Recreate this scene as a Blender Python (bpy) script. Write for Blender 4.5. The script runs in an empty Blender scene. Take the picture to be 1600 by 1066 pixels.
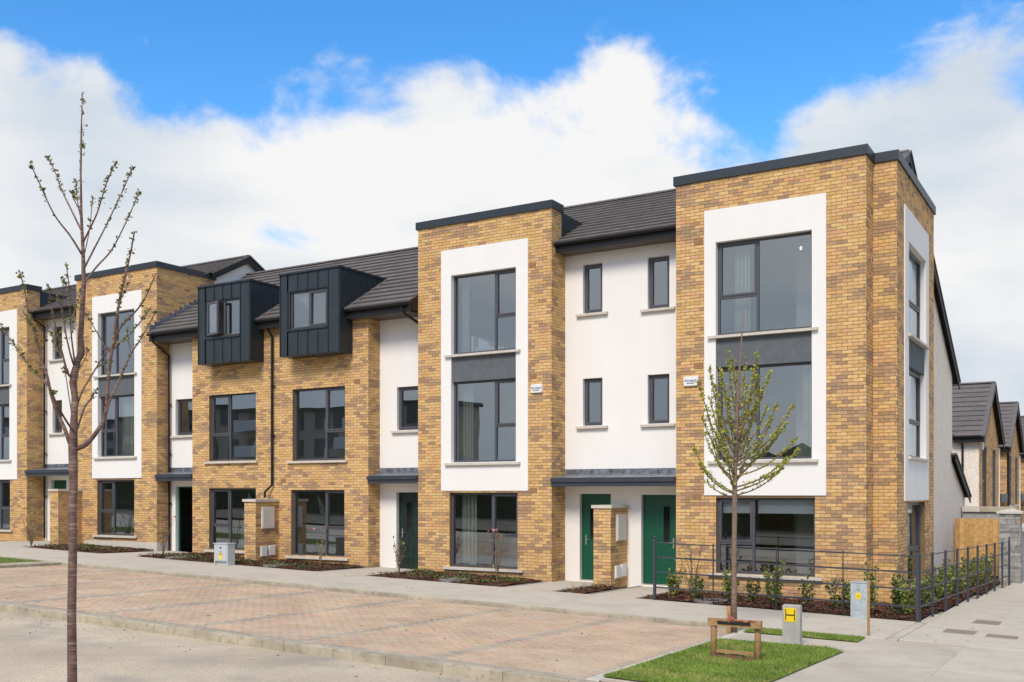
import bpy, math, random
from mathutils import Vector, Matrix, noise
random.seed(7)
S = bpy.context.scene
COL = S.collection
R = math.radians

# ------------------------------------------------------------------ camera
HEAD = math.atan2(1571.0, 2595.0)
CAM = Vector((4.541, -21.741, 2.40))
cd = bpy.data.cameras.new('camera'); cam = bpy.data.objects.new('camera', cd); COL.objects.link(cam)
cam.location = CAM; cam.rotation_euler = (R(90), 0, HEAD)
cd.sensor_width = 36; cd.lens = 36 * 1571 / 1600; cd.shift_y = 237 / 1600; cd.clip_end = 3000
S.camera = cam

# ------------------------------------------------------------------ world, sun, exposure
SUN_EL, SUN_AZ = R(44), R(170)           # azimuth measured clockwise from +Y
W = bpy.data.worlds.new('World'); S.world = W; W.use_nodes = True
def build_world():
    nt = W.node_tree; n = nt.nodes; l = nt.links; n.clear()
    out = n.new('ShaderNodeOutputWorld'); bg = n.new('ShaderNodeBackground')
    sky = n.new('ShaderNodeTexSky'); sky.sky_type = 'NISHITA'; sky.sun_disc = False
    sky.sun_elevation = SUN_EL; sky.sun_rotation = SUN_AZ; sky.air_density = 1.0; sky.dust_density = 0.3; sky.ozone_density = 3.0
    tc = n.new('ShaderNodeTexCoord')
    sep = n.new('ShaderNodeSeparateXYZ'); l.new(tc.outputs['Generated'], sep.inputs[0])
    mp = n.new('ShaderNodeMapping'); mp.inputs['Scale'].default_value = (1, 1, 1.5); mp.inputs['Location'].default_value = (4.6866, 19.9129, 9.4053)
    l.new(tc.outputs['Generated'], mp.inputs[0])
    nz = n.new('ShaderNodeTexNoise'); nz.inputs['Scale'].default_value = 5.5; nz.inputs['Detail'].default_value = 10; nz.inputs['Roughness'].default_value = 0.57; nz.inputs['Distortion'].default_value = 0.25
    l.new(mp.outputs[0], nz.inputs['Vector'])
    # the cloud bank thins out with height: cover falls as the view climbs
    el = n.new('ShaderNodeMapRange'); el.inputs['From Min'].default_value = 0.29; el.inputs['From Max'].default_value = 0.415
    el.inputs['To Min'].default_value = 0.27; el.inputs['To Max'].default_value = -0.12
    l.new(sep.outputs['Z'], el.inputs['Value'])
    up = n.new('ShaderNodeMapRange'); up.inputs['From Min'].default_value = 0.45; up.inputs['From Max'].default_value = 0.75
    up.inputs['To Min'].default_value = 0.0; up.inputs['To Max'].default_value = 0.24
    l.new(sep.outputs['Z'], up.inputs['Value'])
    els = n.new('ShaderNodeMath'); els.operation = 'ADD'; l.new(el.outputs[0], els.inputs[0]); l.new(up.outputs[0], els.inputs[1])
    add = n.new('ShaderNodeMath'); add.operation = 'ADD'; l.new(nz.outputs['Fac'], add.inputs[0]); l.new(els.outputs[0], add.inputs[1])
    cov = n.new('ShaderNodeMapRange'); cov.interpolation_type = 'SMOOTHSTEP'
    cov.inputs['From Min'].default_value = 0.49; cov.inputs['From Max'].default_value = 0.65
    l.new(add.outputs[0], cov.inputs['Value'])
    # brightness inside the cloud
    nz2 = n.new('ShaderNodeTexNoise'); nz2.inputs['Scale'].default_value = 3.4; nz2.inputs['Detail'].default_value = 9; nz2.inputs['Roughness'].default_value = 0.5
    mp2 = n.new('ShaderNodeMapping'); mp2.inputs['Scale'].default_value = (1, 1, 2.4); mp2.inputs['Location'].default_value = (4.1, 7.3, 1.0)
    l.new(tc.outputs['Generated'], mp2.inputs[0]); l.new(mp2.outputs[0], nz2.inputs['Vector'])
    rmp = n.new('ShaderNodeValToRGB'); cr = rmp.color_ramp
    cr.elements[0].position = 0.36; cr.elements[0].color = (2.05, 2.28, 2.55, 1)
    cr.elements[1].position = 0.60; cr.elements[1].color = (2.98, 2.97, 2.96, 1)
    l.new(nz2.outputs['Fac'], rmp.inputs[0])
    hs = n.new('ShaderNodeHueSaturation'); hs.inputs['Saturation'].default_value = 1.32; hs.inputs['Value'].default_value = 0.76
    l.new(sky.outputs[0], hs.inputs['Color'])
    mix = n.new('ShaderNodeMix'); mix.data_type = 'RGBA'
    l.new(cov.outputs[0], mix.inputs[0]); l.new(hs.outputs[0], mix.inputs[6]); l.new(rmp.outputs[0], mix.inputs[7])
    l.new(mix.outputs[2], bg.inputs['Color']); bg.inputs['Strength'].default_value = 0.13
    l.new(bg.outputs[0], out.inputs[0])
build_world()
sd = bpy.data.lights.new('sun', 'SUN'); sd.energy = 1.35; sd.angle = R(20); sd.color = (1.0, 0.90, 0.76)
sun = bpy.data.objects.new('sun', sd); COL.objects.link(sun)
sdir = Vector((math.sin(SUN_AZ) * math.cos(SUN_EL), math.cos(SUN_AZ) * math.cos(SUN_EL), math.sin(SUN_EL)))
sun.rotation_euler = (-sdir).to_track_quat('-Z', 'Y').to_euler(); sun.location = (0, -30, 30)
vs = S.view_settings; vs.view_transform = 'Standard'; vs.look = 'None'; vs.exposure = 1.26; vs.gamma = 1.0; vs.use_curve_mapping = False

# ------------------------------------------------------------------ materials
MATS = {}
def mat(name, col, rough=0.8, var=0.08, scale=6.0, bump=0.0, bscale=60.0, metal=0.0, attr=None, spec=0.5, det=4, speck=None):
    if name in MATS: return MATS[name]
    m = bpy.data.materials.new(name); m.use_nodes = True; nt = m.node_tree; n = nt.nodes; l = nt.links
    b = n['Principled BSDF']; b.inputs['Roughness'].default_value = rough; b.inputs['Metallic'].default_value = metal
    b.inputs['Specular IOR Level'].default_value = spec
    geo = n.new('ShaderNodeNewGeometry')
    nz = n.new('ShaderNodeTexNoise'); nz.inputs['Scale'].default_value = scale; nz.inputs['Detail'].default_value = det
    l.new(geo.outputs['Position'], nz.inputs['Vector'])
    mr = n.new('ShaderNodeMapRange'); mr.inputs['From Min'].default_value = 0.3; mr.inputs['From Max'].default_value = 0.7
    mr.inputs['To Min'].default_value = 1 - var; mr.inputs['To Max'].default_value = 1 + var
    l.new(nz.outputs['Fac'], mr.inputs['Value'])
    mx = n.new('ShaderNodeMix'); mx.data_type = 'RGBA'; mx.blend_type = 'MULTIPLY'; mx.inputs[0].default_value = 1.0
    if attr:
        a = n.new('ShaderNodeAttribute'); a.attribute_name = attr; l.new(a.outputs['Color'], mx.inputs[6])
    else:
        mx.inputs[6].default_value = (*col, 1)
    l.new(mr.outputs[0], mx.inputs[7])
    last = mx.outputs[2]
    for (sc, sc_col, amount) in ([] if not speck else speck if isinstance(speck, list) else [speck]):
        vz = n.new('ShaderNodeTexNoise'); vz.inputs['Scale'].default_value = sc; vz.inputs['Detail'].default_value = 3
        l.new(geo.outputs['Position'], vz.inputs['Vector'])
        rr = n.new('ShaderNodeMapRange'); rr.inputs['From Min'].default_value = 0.52; rr.inputs['From Max'].default_value = 0.68; rr.inputs['To Max'].default_value = amount
        l.new(vz.outputs['Fac'], rr.inputs['Value'])
        m2 = n.new('ShaderNodeMix'); m2.data_type = 'RGBA'; l.new(rr.outputs[0], m2.inputs[0]); l.new(last, m2.inputs[6]); m2.inputs[7].default_value = (*sc_col, 1)
        last = m2.outputs[2]
    l.new(last, b.inputs['Base Color'])
    if bump > 0:
        bz = n.new('ShaderNodeTexNoise'); bz.inputs['Scale'].default_value = bscale; bz.inputs['Detail'].default_value = 3
        l.new(geo.outputs['Position'], bz.inputs['Vector'])
        bp = n.new('ShaderNodeBump'); bp.inputs['Strength'].default_value = bump; bp.inputs['Distance'].default_value = 0.01
        l.new(bz.outputs['Fac'], bp.inputs['Height']); l.new(bp.outputs[0], b.inputs['Normal'])
    MATS[name] = m
    return m
def streak(m, sc=(1.5, 1.5, 0.7)):
    nt = m.node_tree; mp = nt.nodes.new('ShaderNodeMapping'); mp.inputs['Scale'].default_value = sc; g = [n for n in nt.nodes if n.type == 'NEW_GEOMETRY'][0]
    t = [n for n in nt.nodes if n.type == 'TEX_NOISE'][0]; nt.links.new(g.outputs['Position'], mp.inputs[0]); nt.links.new(mp.outputs[0], t.inputs['Vector'])
def glass_mat(name, refl=0.22, tint=(0.82, 0.86, 0.86)):
    m = bpy.data.materials.new(name); m.use_nodes = True; nt = m.node_tree; n = nt.nodes; l = nt.links; n.clear()
    o = n.new('ShaderNodeOutputMaterial'); mx = n.new('ShaderNodeMixShader'); t = n.new('ShaderNodeBsdfTransparent'); g = n.new('ShaderNodeBsdfGlossy')
    t.inputs[0].default_value = (*tint, 1); g.inputs['Roughness'].default_value = 0.0; g.inputs['Color'].default_value = (0.80, 0.90, 1.0, 1)
    fr = n.new('ShaderNodeFresnel'); fr.inputs['IOR'].default_value = 1.5
    ad = n.new('ShaderNodeMath'); ad.operation = 'ADD'; ad.use_clamp = True; ad.inputs[1].default_value = refl; l.new(fr.outputs[0], ad.inputs[0])
    geo = n.new('ShaderNodeNewGeometry'); nz = n.new('ShaderNodeTexNoise'); nz.inputs['Scale'].default_value = 0.7; nz.inputs['Detail'].default_value = 1
    l.new(geo.outputs['Position'], nz.inputs['Vector'])
    bp = n.new('ShaderNodeBump'); bp.inputs['Strength'].default_value = 0.03; bp.inputs['Distance'].default_value = 0.05
    l.new(nz.outputs['Fac'], bp.inputs['Height']); l.new(bp.outputs[0], g.inputs['Normal'])
    l.new(ad.outputs[0], mx.inputs[0]); l.new(t.outputs[0], mx.inputs[1]); l.new(g.outputs[0], mx.inputs[2]); l.new(mx.outputs[0], o.inputs[0])
    return m
M_BRICK = mat('brick', (1, 1, 1), 0.9, 0.13, 16, 0.35, 90, attr='bcol', spec=0.25)
M_MORTAR = mat('mortar', (0.23, 0.155, 0.085), 0.95, 0.10, 9, 0.2, 80, spec=0.2)
M_RENDER = mat('white_render', (0.785, 0.765, 0.73), 0.85, 0.022, 1.2, 0.15, 120, spec=0.3, det=7)
streak(M_RENDER)
M_GREY = mat('grey_render', (0.108, 0.122, 0.132), 0.8, 0.12, 5, 0.1, 120, spec=0.3)
M_ROUGH = mat('roughcast', (0.80, 0.71, 0.61), 0.95, 0.06, 3, 0.9, 30, spec=0.2, speck=(24, (0.46, 0.37, 0.30), 0.75))
M_FRAME = mat('anthracite_frame', (0.072, 0.073, 0.084), 0.45, 0.05, 4)
M_ZINC = mat('dark_zinc', (0.029, 0.039, 0.046), 0.42, 0.12, 3, 0.03, 6, metal=0.25)
M_COPING = mat('coping_metal', (0.030, 0.037, 0.045), 0.45, 0.08, 3, metal=0.2)
M_BLACK = mat('black_pvc', (0.012, 0.012, 0.013), 0.5, 0.05, 5, spec=0.3)
M_SOFFIT = mat('soffit_board', (0.10, 0.085, 0.075), 0.6, 0.05, 5)
M_TILE = mat('roof_tile', (1, 1, 1), 0.75, 0.10, 5, 0.15, 60, attr='bcol', spec=0.3)
M_DECK = mat('roof_underlay', (0.02, 0.02, 0.022), 0.9, 0.05, 5)
M_SILL = mat('concrete_sill', (0.55, 0.51, 0.44), 0.9, 0.09, 8, 0.15, 70, spec=0.3)
M_CONC = mat('pavement_concrete', (0.50, 0.445, 0.36), 0.92, 0.13, 0.7, 0.22, 50, spec=0.25, det=9, speck=[(1.1, (0.37, 0.315, 0.24), 0.6), (7, (0.42, 0.36, 0.28), 0.45), (50, (0.36, 0.31, 0.25), 0.4)])
M_CONC2 = mat('pavement_concrete_pale', (0.53, 0.475, 0.39), 0.92, 0.13, 0.9, 0.22, 50, spec=0.25, det=9, speck=[(0.9, (0.40, 0.345, 0.27), 0.55), (8, (0.44, 0.385, 0.31), 0.45), (50, (0.38, 0.33, 0.27), 0.4)])
M_KERB = mat('kerb_concrete', (0.41, 0.36, 0.27), 0.95, 0.22, 2.2, 0.4, 45, spec=0.2, det=8, speck=[(9, (0.26, 0.215, 0.14), 0.6)])
M_ROAD = mat('road_surface', (0.50, 0.42, 0.305), 0.95, 0.2, 0.55, 0.5, 40, spec=0.2, det=12, speck=[(0.7, (0.33, 0.30, 0.26), 0.75), (3.0, (0.50, 0.42, 0.31), 0.5), (34, (0.25, 0.215, 0.165), 0.6)])
M_KERBD = mat('grey_edging', (0.20, 0.19, 0.175), 0.92, 0.15, 4, 0.2, 50, spec=0.2)
M_POST = mat('post_concrete', (0.40, 0.385, 0.35), 0.9, 0.1, 10, 0.2, 60, spec=0.2)
M_BARK2 = mat('speckled_bark', (0.20, 0.135, 0.10), 0.85, 0.3, 25, 0.4, 70, spec=0.3, speck=(55, (0.34, 0.26, 0.19), 0.6))
M_GROUND = mat('ground_soil', (0.17, 0.15, 0.11), 0.95, 0.2, 0.4, spec=0.2)
M_PAVER = mat('paver', (1, 1, 1), 0.92, 0.14, 1.3, 0.25, 60, attr='bcol', spec=0.25, det=8, speck=(0.55, (0.50, 0.42, 0.33), 0.35))
M_JOINT = mat('paving_joint_sand', (0.38, 0.305, 0.225), 0.95, 0.15, 4, spec=0.2)
M_MULCH = mat('bark_mulch', (1, 1, 1), 0.95, 0.3, 30, 0.6, 40, attr='bcol', spec=0.2)
M_GRASS = mat('grass_blade', (1, 1, 1), 0.7, 0.2, 2.0, attr='bcol', spec=0.25)
M_TURF = mat('turf_soil', (0.12, 0.17, 0.035), 0.95, 0.3, 20, 0.4, 60, spec=0.2)
M_LEAF = mat('leaf', (1, 1, 1), 0.55, 0.12, 9, attr='bcol', spec=0.35)
M_BARK = mat('cherry_bark', (0.17, 0.098, 0.080), 0.75, 0.45, 9, 0.6, 60, spec=0.3, speck=(38, (0.36, 0.27, 0.20), 0.75))
def band(m, sc=(6, 6, 55)):
    nt = m.node_tree; mp = nt.nodes.new('ShaderNodeMapping'); mp.inputs['Scale'].default_value = sc; g = [n for n in nt.nodes if n.type == 'NEW_GEOMETRY'][0]
    tex = [n for n in nt.nodes if n.type == 'TEX_NOISE']; nt.links.new(g.outputs['Position'], mp.inputs[0])
    for t in tex[1:]:
        t.inputs['Scale'].default_value = 1.3; nt.links.new(mp.outputs[0], t.inputs['Vector'])
band(M_BARK)
M_TWIG = mat('young_bark', (0.19, 0.125, 0.085), 0.85, 0.3, 30, 0.3, 80, spec=0.3)
M_GREEN = mat('green_door', (0.0, 0.075, 0.040), 0.42, 0.05, 6)
M_STEEL = mat('brushed_steel', (0.55, 0.54, 0.52), 0.3, 0.05, 10, metal=0.9)
M_WHITEP = mat('white_plastic', (0.74, 0.74, 0.72), 0.4, 0.03, 5)
M_METER = mat('cream_meter_box', (0.60, 0.575, 0.52), 0.5, 0.04, 5)
M_LEAD = mat('lead_flashing', (0.20, 0.215, 0.24), 0.45, 0.5, 7, 0.5, 14, metal=0.5, det=8)
M_GALV = mat('galvanised_steel', (0.40, 0.45, 0.47), 0.5, 0.16, 14, metal=0.2, det=6)
M_GALVD = mat('grey_cabinet_paint', (0.46, 0.49, 0.50), 0.5, 0.05, 8)
M_YEL = mat('yellow_sign', (0.85, 0.60, 0.01), 0.5, 0.03, 8)
M_INK = mat('black_ink', (0.012, 0.012, 0.012), 0.6, 0.0, 8)
M_BLUE = mat('blue_ink', (0.03, 0.07, 0.28), 0.6, 0.0, 8)
M_WOOD = mat('pale_timber', (0.36, 0.22, 0.10), 0.8, 0.22, 14, 0.25, 60, spec=0.3)
M_FENCEW = mat('fence_timber', (1, 1, 1), 0.85, 0.22, 9, 0.25, 60, attr='bcol', spec=0.25)
M_RAIL = mat('railing_paint', (0.040, 0.046, 0.060), 0.5, 0.08, 20)
M_STONE = mat('grey_stone', (1, 1, 1), 0.95, 0.2, 12, 0.6, 40, attr='bcol', spec=0.2)
M_PEB = mat('pebble_dash_grey', (0.36, 0.36, 0.34), 0.95, 0.2, 18, 0.9, 50, spec=0.2, speck=(45, (0.12, 0.12, 0.12), 0.8))
M_ROOMW = mat('room_wall', (0.62, 0.60, 0.55), 0.9, 0.04, 2)
M_CURT = mat('pale_curtain', (0.62, 0.65, 0.56), 0.9, 0.06, 5)
M_BLIND = mat('roller_blind', (0.86, 0.88, 0.88), 0.8, 0.03, 5)
M_FABRIC = mat('grey_upholstery', (0.36, 0.31, 0.27), 0.95, 0.1, 20)
M_LINEN = mat('white_linen', (0.72, 0.73, 0.75), 0.9, 0.05, 8)
M_RED = mat('red_strap', (0.45, 0.12, 0.10), 0.8, 0.1, 20)
M_GLASS = glass_mat('window_glass', 0.25, (0.86, 0.90, 0.89))
M_FILM = glass_mat('clear_film', 0.34, (0.70, 0.72, 0.70))
M_FILM2 = mat('milky_film', (0.55, 0.57, 0.55), 0.3, 0.1, 6)
M_FILM2.node_tree.nodes['Principled BSDF'].inputs['Alpha'].default_value = 0.5
M_HALL = mat('hall_shade', (0.035, 0.033, 0.03), 0.9, 0.2, 4)  # near-black wall colour stands in for the shade of the unlit hall
M_HEDGE = mat('hedge_leaf_mass', (0.022, 0.035, 0.012), 0.9, 0.5, 1.5, 0.9, 6, spec=0.2)

# ------------------------------------------------------------------ mesh helpers
class MB:
    def __init__(s): s.v = []; s.f = []; s.c = []
    def quad(s, pts, c=None):
        i = len(s.v); s.v += [tuple(p) for p in pts]; s.f.append(tuple(range(i, i + len(pts)))); s.c.append(c)
    def hexa(s, P, c=None, skip=()):
        # P: bottom 4 (ccw seen from above) + top 4
        i = len(s.v); s.v += [tuple(p) for p in P]
        F = {'bot': (3, 2, 1, 0), 'top': (4, 5, 6, 7), 'a': (0, 1, 5, 4), 'b': (1, 2, 6, 5), 'c': (2, 3, 7, 6), 'd': (3, 0, 4, 7)}
        for k, f in F.items():
            if k in skip: continue
            s.f.append(tuple(i + q for q in f)); s.c.append(c)
    def box(s, x0, x1, y0, y1, z0, z1, c=None, skip=()):
        s.hexa([(x0, y0, z0), (x1, y0, z0), (x1, y1, z0), (x0, y1, z0), (x0, y0, z1), (x1, y0, z1), (x1, y1, z1), (x0, y1, z1)], c, skip)
        return s
    def prism(s, poly, ext, c=None):
        # poly: list of 3d points, ext: vector
        n = len(poly); i = len(s.v); e = Vector(ext)
        s.v += [tuple(p) for p in poly] + [tuple(Vector(p) + e) for p in poly]
        s.f.append(tuple(range(i, i + n))[::-1]); s.c.append(c); s.f.append(tuple(range(i + n, i + 2 * n))); s.c.append(c)
        for k in range(n):
            s.f.append((i + k, i + (k + 1) % n, i + n + (k + 1) % n, i + n + k)); s.c.append(c)
        return s
    def tube(s, pts, rad, n=8, c=None, cap=True):
        pts = [Vector(p) for p in pts]
        if not isinstance(rad, (list, tuple)): rad = [rad] * len(pts)
        i0 = len(s.v); up = Vector((0.31, 0.17, 0.94)); prev = None
        for k, p in enumerate(pts):
            d = (pts[min(k + 1, len(pts) - 1)] - pts[max(k - 1, 0)])
            if d.length < 1e-9: d = Vector((0, 0, 1))
            d.normalize()
            a = prev if prev is not None else d.cross(Vector((1, 0.02, 0)) if abs(d.x) < 0.9 else Vector((0, 1, 0)))
            a = (a - d * a.dot(d)); a.normalize(); prev = a; b = d.cross(a)
            for q in range(n):
                t = 2 * math.pi * q / n
                s.v.append(tuple(p + (a * math.cos(t) + b * math.sin(t)) * rad[k]))
        for k in range(len(pts) - 1):
            for q in range(n):
                s.f.append((i0 + k * n + q, i0 + k * n + (q + 1) % n, i0 + (k + 1) * n + (q + 1) % n, i0 + (k + 1) * n + q)); s.c.append(c)
        if cap:
            s.f.append(tuple(i0 + q for q in range(n))[::-1]); s.c.append(c)
            e = i0 + (len(pts) - 1) * n; s.f.append(tuple(e + q for q in range(n))); s.c.append(c)
        return s
    def mesh(s, name, m, smooth=False):
        me = bpy.data.meshes.new(name); me.from_pydata(s.v, [], s.f)
        if m: me.materials.append(m)
        if any(c is not None for c in s.c):
            at = me.color_attributes.new('bcol', 'FLOAT_COLOR', 'CORNER'); buf = []
            for f, c in zip(s.f, s.c):
                c = c or (0.5, 0.5, 0.5); buf += [c[0], c[1], c[2], 1.0] * len(f)
            at.data.foreach_set('color', buf)
        if smooth: me.polygons.foreach_set('use_smooth', [True] * len(me.polygons))
        me.update(); return me
    def build(s, name, m, parent=None, smooth=False, stuff=False):
        o = bpy.data.objects.new(name, s.mesh(name, m, smooth)); COL.objects.link(o)
        if parent is not None: attach(o, parent)
        if stuff: o['kind'] = 'stuff'
        return o
def world_loc(o):
    p = Vector(o.location)
    return p + world_loc(o.parent) + o.matrix_parent_inverse.translation if o.parent else p
def attach(o, parent):
    o.parent = parent
    o.matrix_parent_inverse = Matrix.Translation(-world_loc(parent))
def thing(name, label, cat, loc, group=None):
    e = bpy.data.objects.new(name, None); COL.objects.link(e); e.location = loc; e.empty_display_size = 0.2
    e['label'] = label; e['category'] = cat
    if group: e['group'] = group
    return e
def tag(o, label, cat, group=None):
    o['label'] = label; o['category'] = cat
    if group: o['group'] = group
    return o
def struct(o): o['kind'] = 'structure'; return o
def G(x, y):
    x = max(-46, min(16, x)); y = max(-44, min(60, y))
    return 0.03 - 0.0225 * x - 0.016 * y
FWD = Vector((-math.sin(HEAD), math.cos(HEAD), 0)); RGT = Vector((math.cos(HEAD), math.sin(HEAD), 0))
def at_depth(px, py, d):
    return CAM + (FWD + RGT * ((px - 800) / 1571.0) + Vector((0, 0, 1)) * ((770 - py) / 1571.0)) * d
def view_size(x, y, z): # projected scale
    return 1.0 / max(0.1, (Vector((x, y, z)) - CAM).dot(FWD))

# a face of a building: F looks to -Y, E looks to +X, W looks to -X
class Face:
    def __init__(s, kind, off): s.k = kind; s.o = off
    def p(s, u, z, d=0.0):
        if s.k == 'F': return (u, s.o - d, z)
        if s.k == 'E': return (s.o + d, u, z)
        return (s.o - d, -u, z)
    def rect(s, mb, u0, u1, z0, z1, d=0.0, c=None): mb.quad([s.p(u0, z0, d), s.p(u1, z0, d), s.p(u1, z1, d), s.p(u0, z1, d)], c)
    def box(s, mb, u0, u1, z0, z1, d0, d1, c=None, back=False):
        P = [s.p(u0, z0, d1), s.p(u1, z0, d1), s.p(u1, z0, d0), s.p(u0, z0, d0), s.p(u0, z1, d1), s.p(u1, z1, d1), s.p(u1, z1, d0), s.p(u0, z1, d0)]
        mb.hexa(P, c, () if back else ('c',))
def sheet(mb, f, u0, u1, z0, z1, holes, d=0.0, reveal=0.16, c=None):
    us = sorted({u0, u1, *[min(max(h[0], u0), u1) for h in holes], *[min(max(h[1], u0), u1) for h in holes]})
    zs = sorted({z0, z1, *[min(max(h[2], z0), z1) for h in holes], *[min(max(h[3], z0), z1) for h in holes]})
    for i in range(len(us) - 1):
        for j in range(len(zs) - 1):
            a, b, e, g = us[i], us[i + 1], zs[j], zs[j + 1]; m = ((a + b) / 2, (e + g) / 2)
            if any(h[0] < m[0] < h[1] and h[2] < m[1] < h[3] for h in holes): continue
            f.rect(mb, a, b, e, g, d, c)
    for h in holes:
        if len(h) > 4 and not h[4]: continue
        a, b, e, g = h[:4]
        mb.quad([f.p(a, e, d), f.p(a, g, d), f.p(a, g, d - reveal), f.p(a, e, d - reveal)], c)
        mb.quad([f.p(b, g, d), f.p(b, e, d), f.p(b, e, d - reveal), f.p(b, g, d - reveal)], c)
        mb.quad([f.p(a, g, d), f.p(b, g, d), f.p(b, g, d - reveal), f.p(a, g, d - reveal)], c)
        mb.quad([f.p(b, e, d), f.p(a, e, d), f.p(a, e, d - reveal), f.p(b, e, d - reveal)], c)

# ------------------------------------------------------------------ bricks
def jit(c, a): return tuple(max(0.0, q * (1 + random.uniform(-a, a))) for q in c)
BUFF = [(0.635, 0.405, 0.172), (0.605, 0.376, 0.155), (0.665, 0.438, 0.197), (0.565, 0.342, 0.140), (0.62, 0.376, 0.178)]
BROWN = [(0.385, 0.247, 0.142), (0.425, 0.272, 0.154), (0.35, 0.223, 0.132), (0.46, 0.296, 0.166)]
ROSE = [(0.61, 0.35, 0.18), (0.58, 0.35, 0.185)]
PALETTE = BUFF + BROWN + ROSE
BMESH = {}
def tone(u, z, seed, rose):
    n = noise.noise(Vector((u * 1.15, z * 3.3, seed))) + 0.5 * noise.noise(Vector((u * 3.1, z * 8.0, seed + 5))) + random.gauss(0, 0.26)
    if n > 0.20: return len(BUFF) + random.randrange(len(BROWN))
    if random.random() < rose: return len(BUFF) + len(BROWN) + random.randrange(2)
    return random.randrange(len(BUFF))
PROUD = 0.007
def brick_list(f, u0, u1, z0, z1, holes, seed, rose=0.03, phase=0, end0=True, end1=True):
    out = []; k = 0; z = z0 - 0.0
    a0 = u0 - (PROUD if end0 else 0); a1 = u1 + (PROUD if end1 else 0)
    k0 = math.floor(z0 / 0.075); z = k0 * 0.075; k = k0
    while z < z1 - 0.02:
        za, zb = max(z + 0.005, z0), min(z + 0.070, z1)
        ph = (0.1125 if (k + phase) % 2 else 0.0)
        u = u0 - ph - 0.225; first = True
        spans = [(a0, a1)]
        for h in holes:
            if h[2] < (za + zb) / 2 < h[3]:
                ns = []
                for (s, e) in spans:
                    if h[1] <= s or h[0] >= e: ns.append((s, e)); continue
                    if h[0] - s > 0.015: ns.append((s, h[0]))
                    if e - h[1] > 0.015: ns.append((h[1], e))
                spans = ns
        while u < u1:
            ba, bb = u + 0.005, u + 0.220
            for (s, e) in spans:
                x0, x1 = max(ba, s), min(bb, e)
                if s == a0 and abs(x0 - s) < 0.03: x0 = s
                if e == a1 and abs(x1 - e) < 0.03: x1 = e
                if x1 - x0 < 0.02 or zb - za < 0.02: continue
                full = abs((x1 - x0) - 0.215) < 1e-4 and abs((zb - za) - 0.065) < 1e-4
                t = tone((x0 + x1) / 2, z, seed, rose)
                out.append((f, x0, x1, za, zb, t, full))
            u += 0.225
        z += 0.075; k += 1
    return out
def brick_mesh(kind, t):
    key = (kind, t)
    if key not in BMESH:
        mb = MB(); Face(kind, 0).box(mb, -0.1075, 0.1075, -0.0325, 0.0325, -0.01, PROUD, PALETTE[t]); BMESH[key] = mb.mesh('brick', M_BRICK)
    return BMESH[key]
def lay_bricks(bricks, parent, nmax=300):
    """the bricks that show largest become objects of their own, the rest one joined part"""
    full = [b for b in bricks if b[6]]
    def size(b):
        f, x0, x1, za, zb = b[:5]; p = f.p((x0 + x1) / 2, (za + zb) / 2)
        q = Vector(p) - CAM; s = view_size(*p)
        nrm = Vector((0, -1, 0)) if f.k == 'F' else Vector((1, 0, 0))
        return s * s * max(0, -(q.normalized().dot(nrm)))
    full.sort(key=size, reverse=True)
    one = set(id(b) for b in full[:nmax])
    mb = MB()
    for b in bricks:
        f, x0, x1, za, zb, t, fl = b
        if id(b) in one:
            o = bpy.data.objects.new('brick', brick_mesh(f.k, t)); COL.objects.link(o)
            o.location = f.p((x0 + x1) / 2, (za + zb) / 2, random.uniform(-0.0015, 0.0015)); attach(o, parent)
        else:
            f.box(mb, x0, x1, za, zb, -0.01, PROUD + random.uniform(-0.0015, 0.0015), jit(PALETTE[t], 0.05))
    if mb.f: mb.build('brickwork', M_BRICK, parent, stuff=True)

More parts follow.
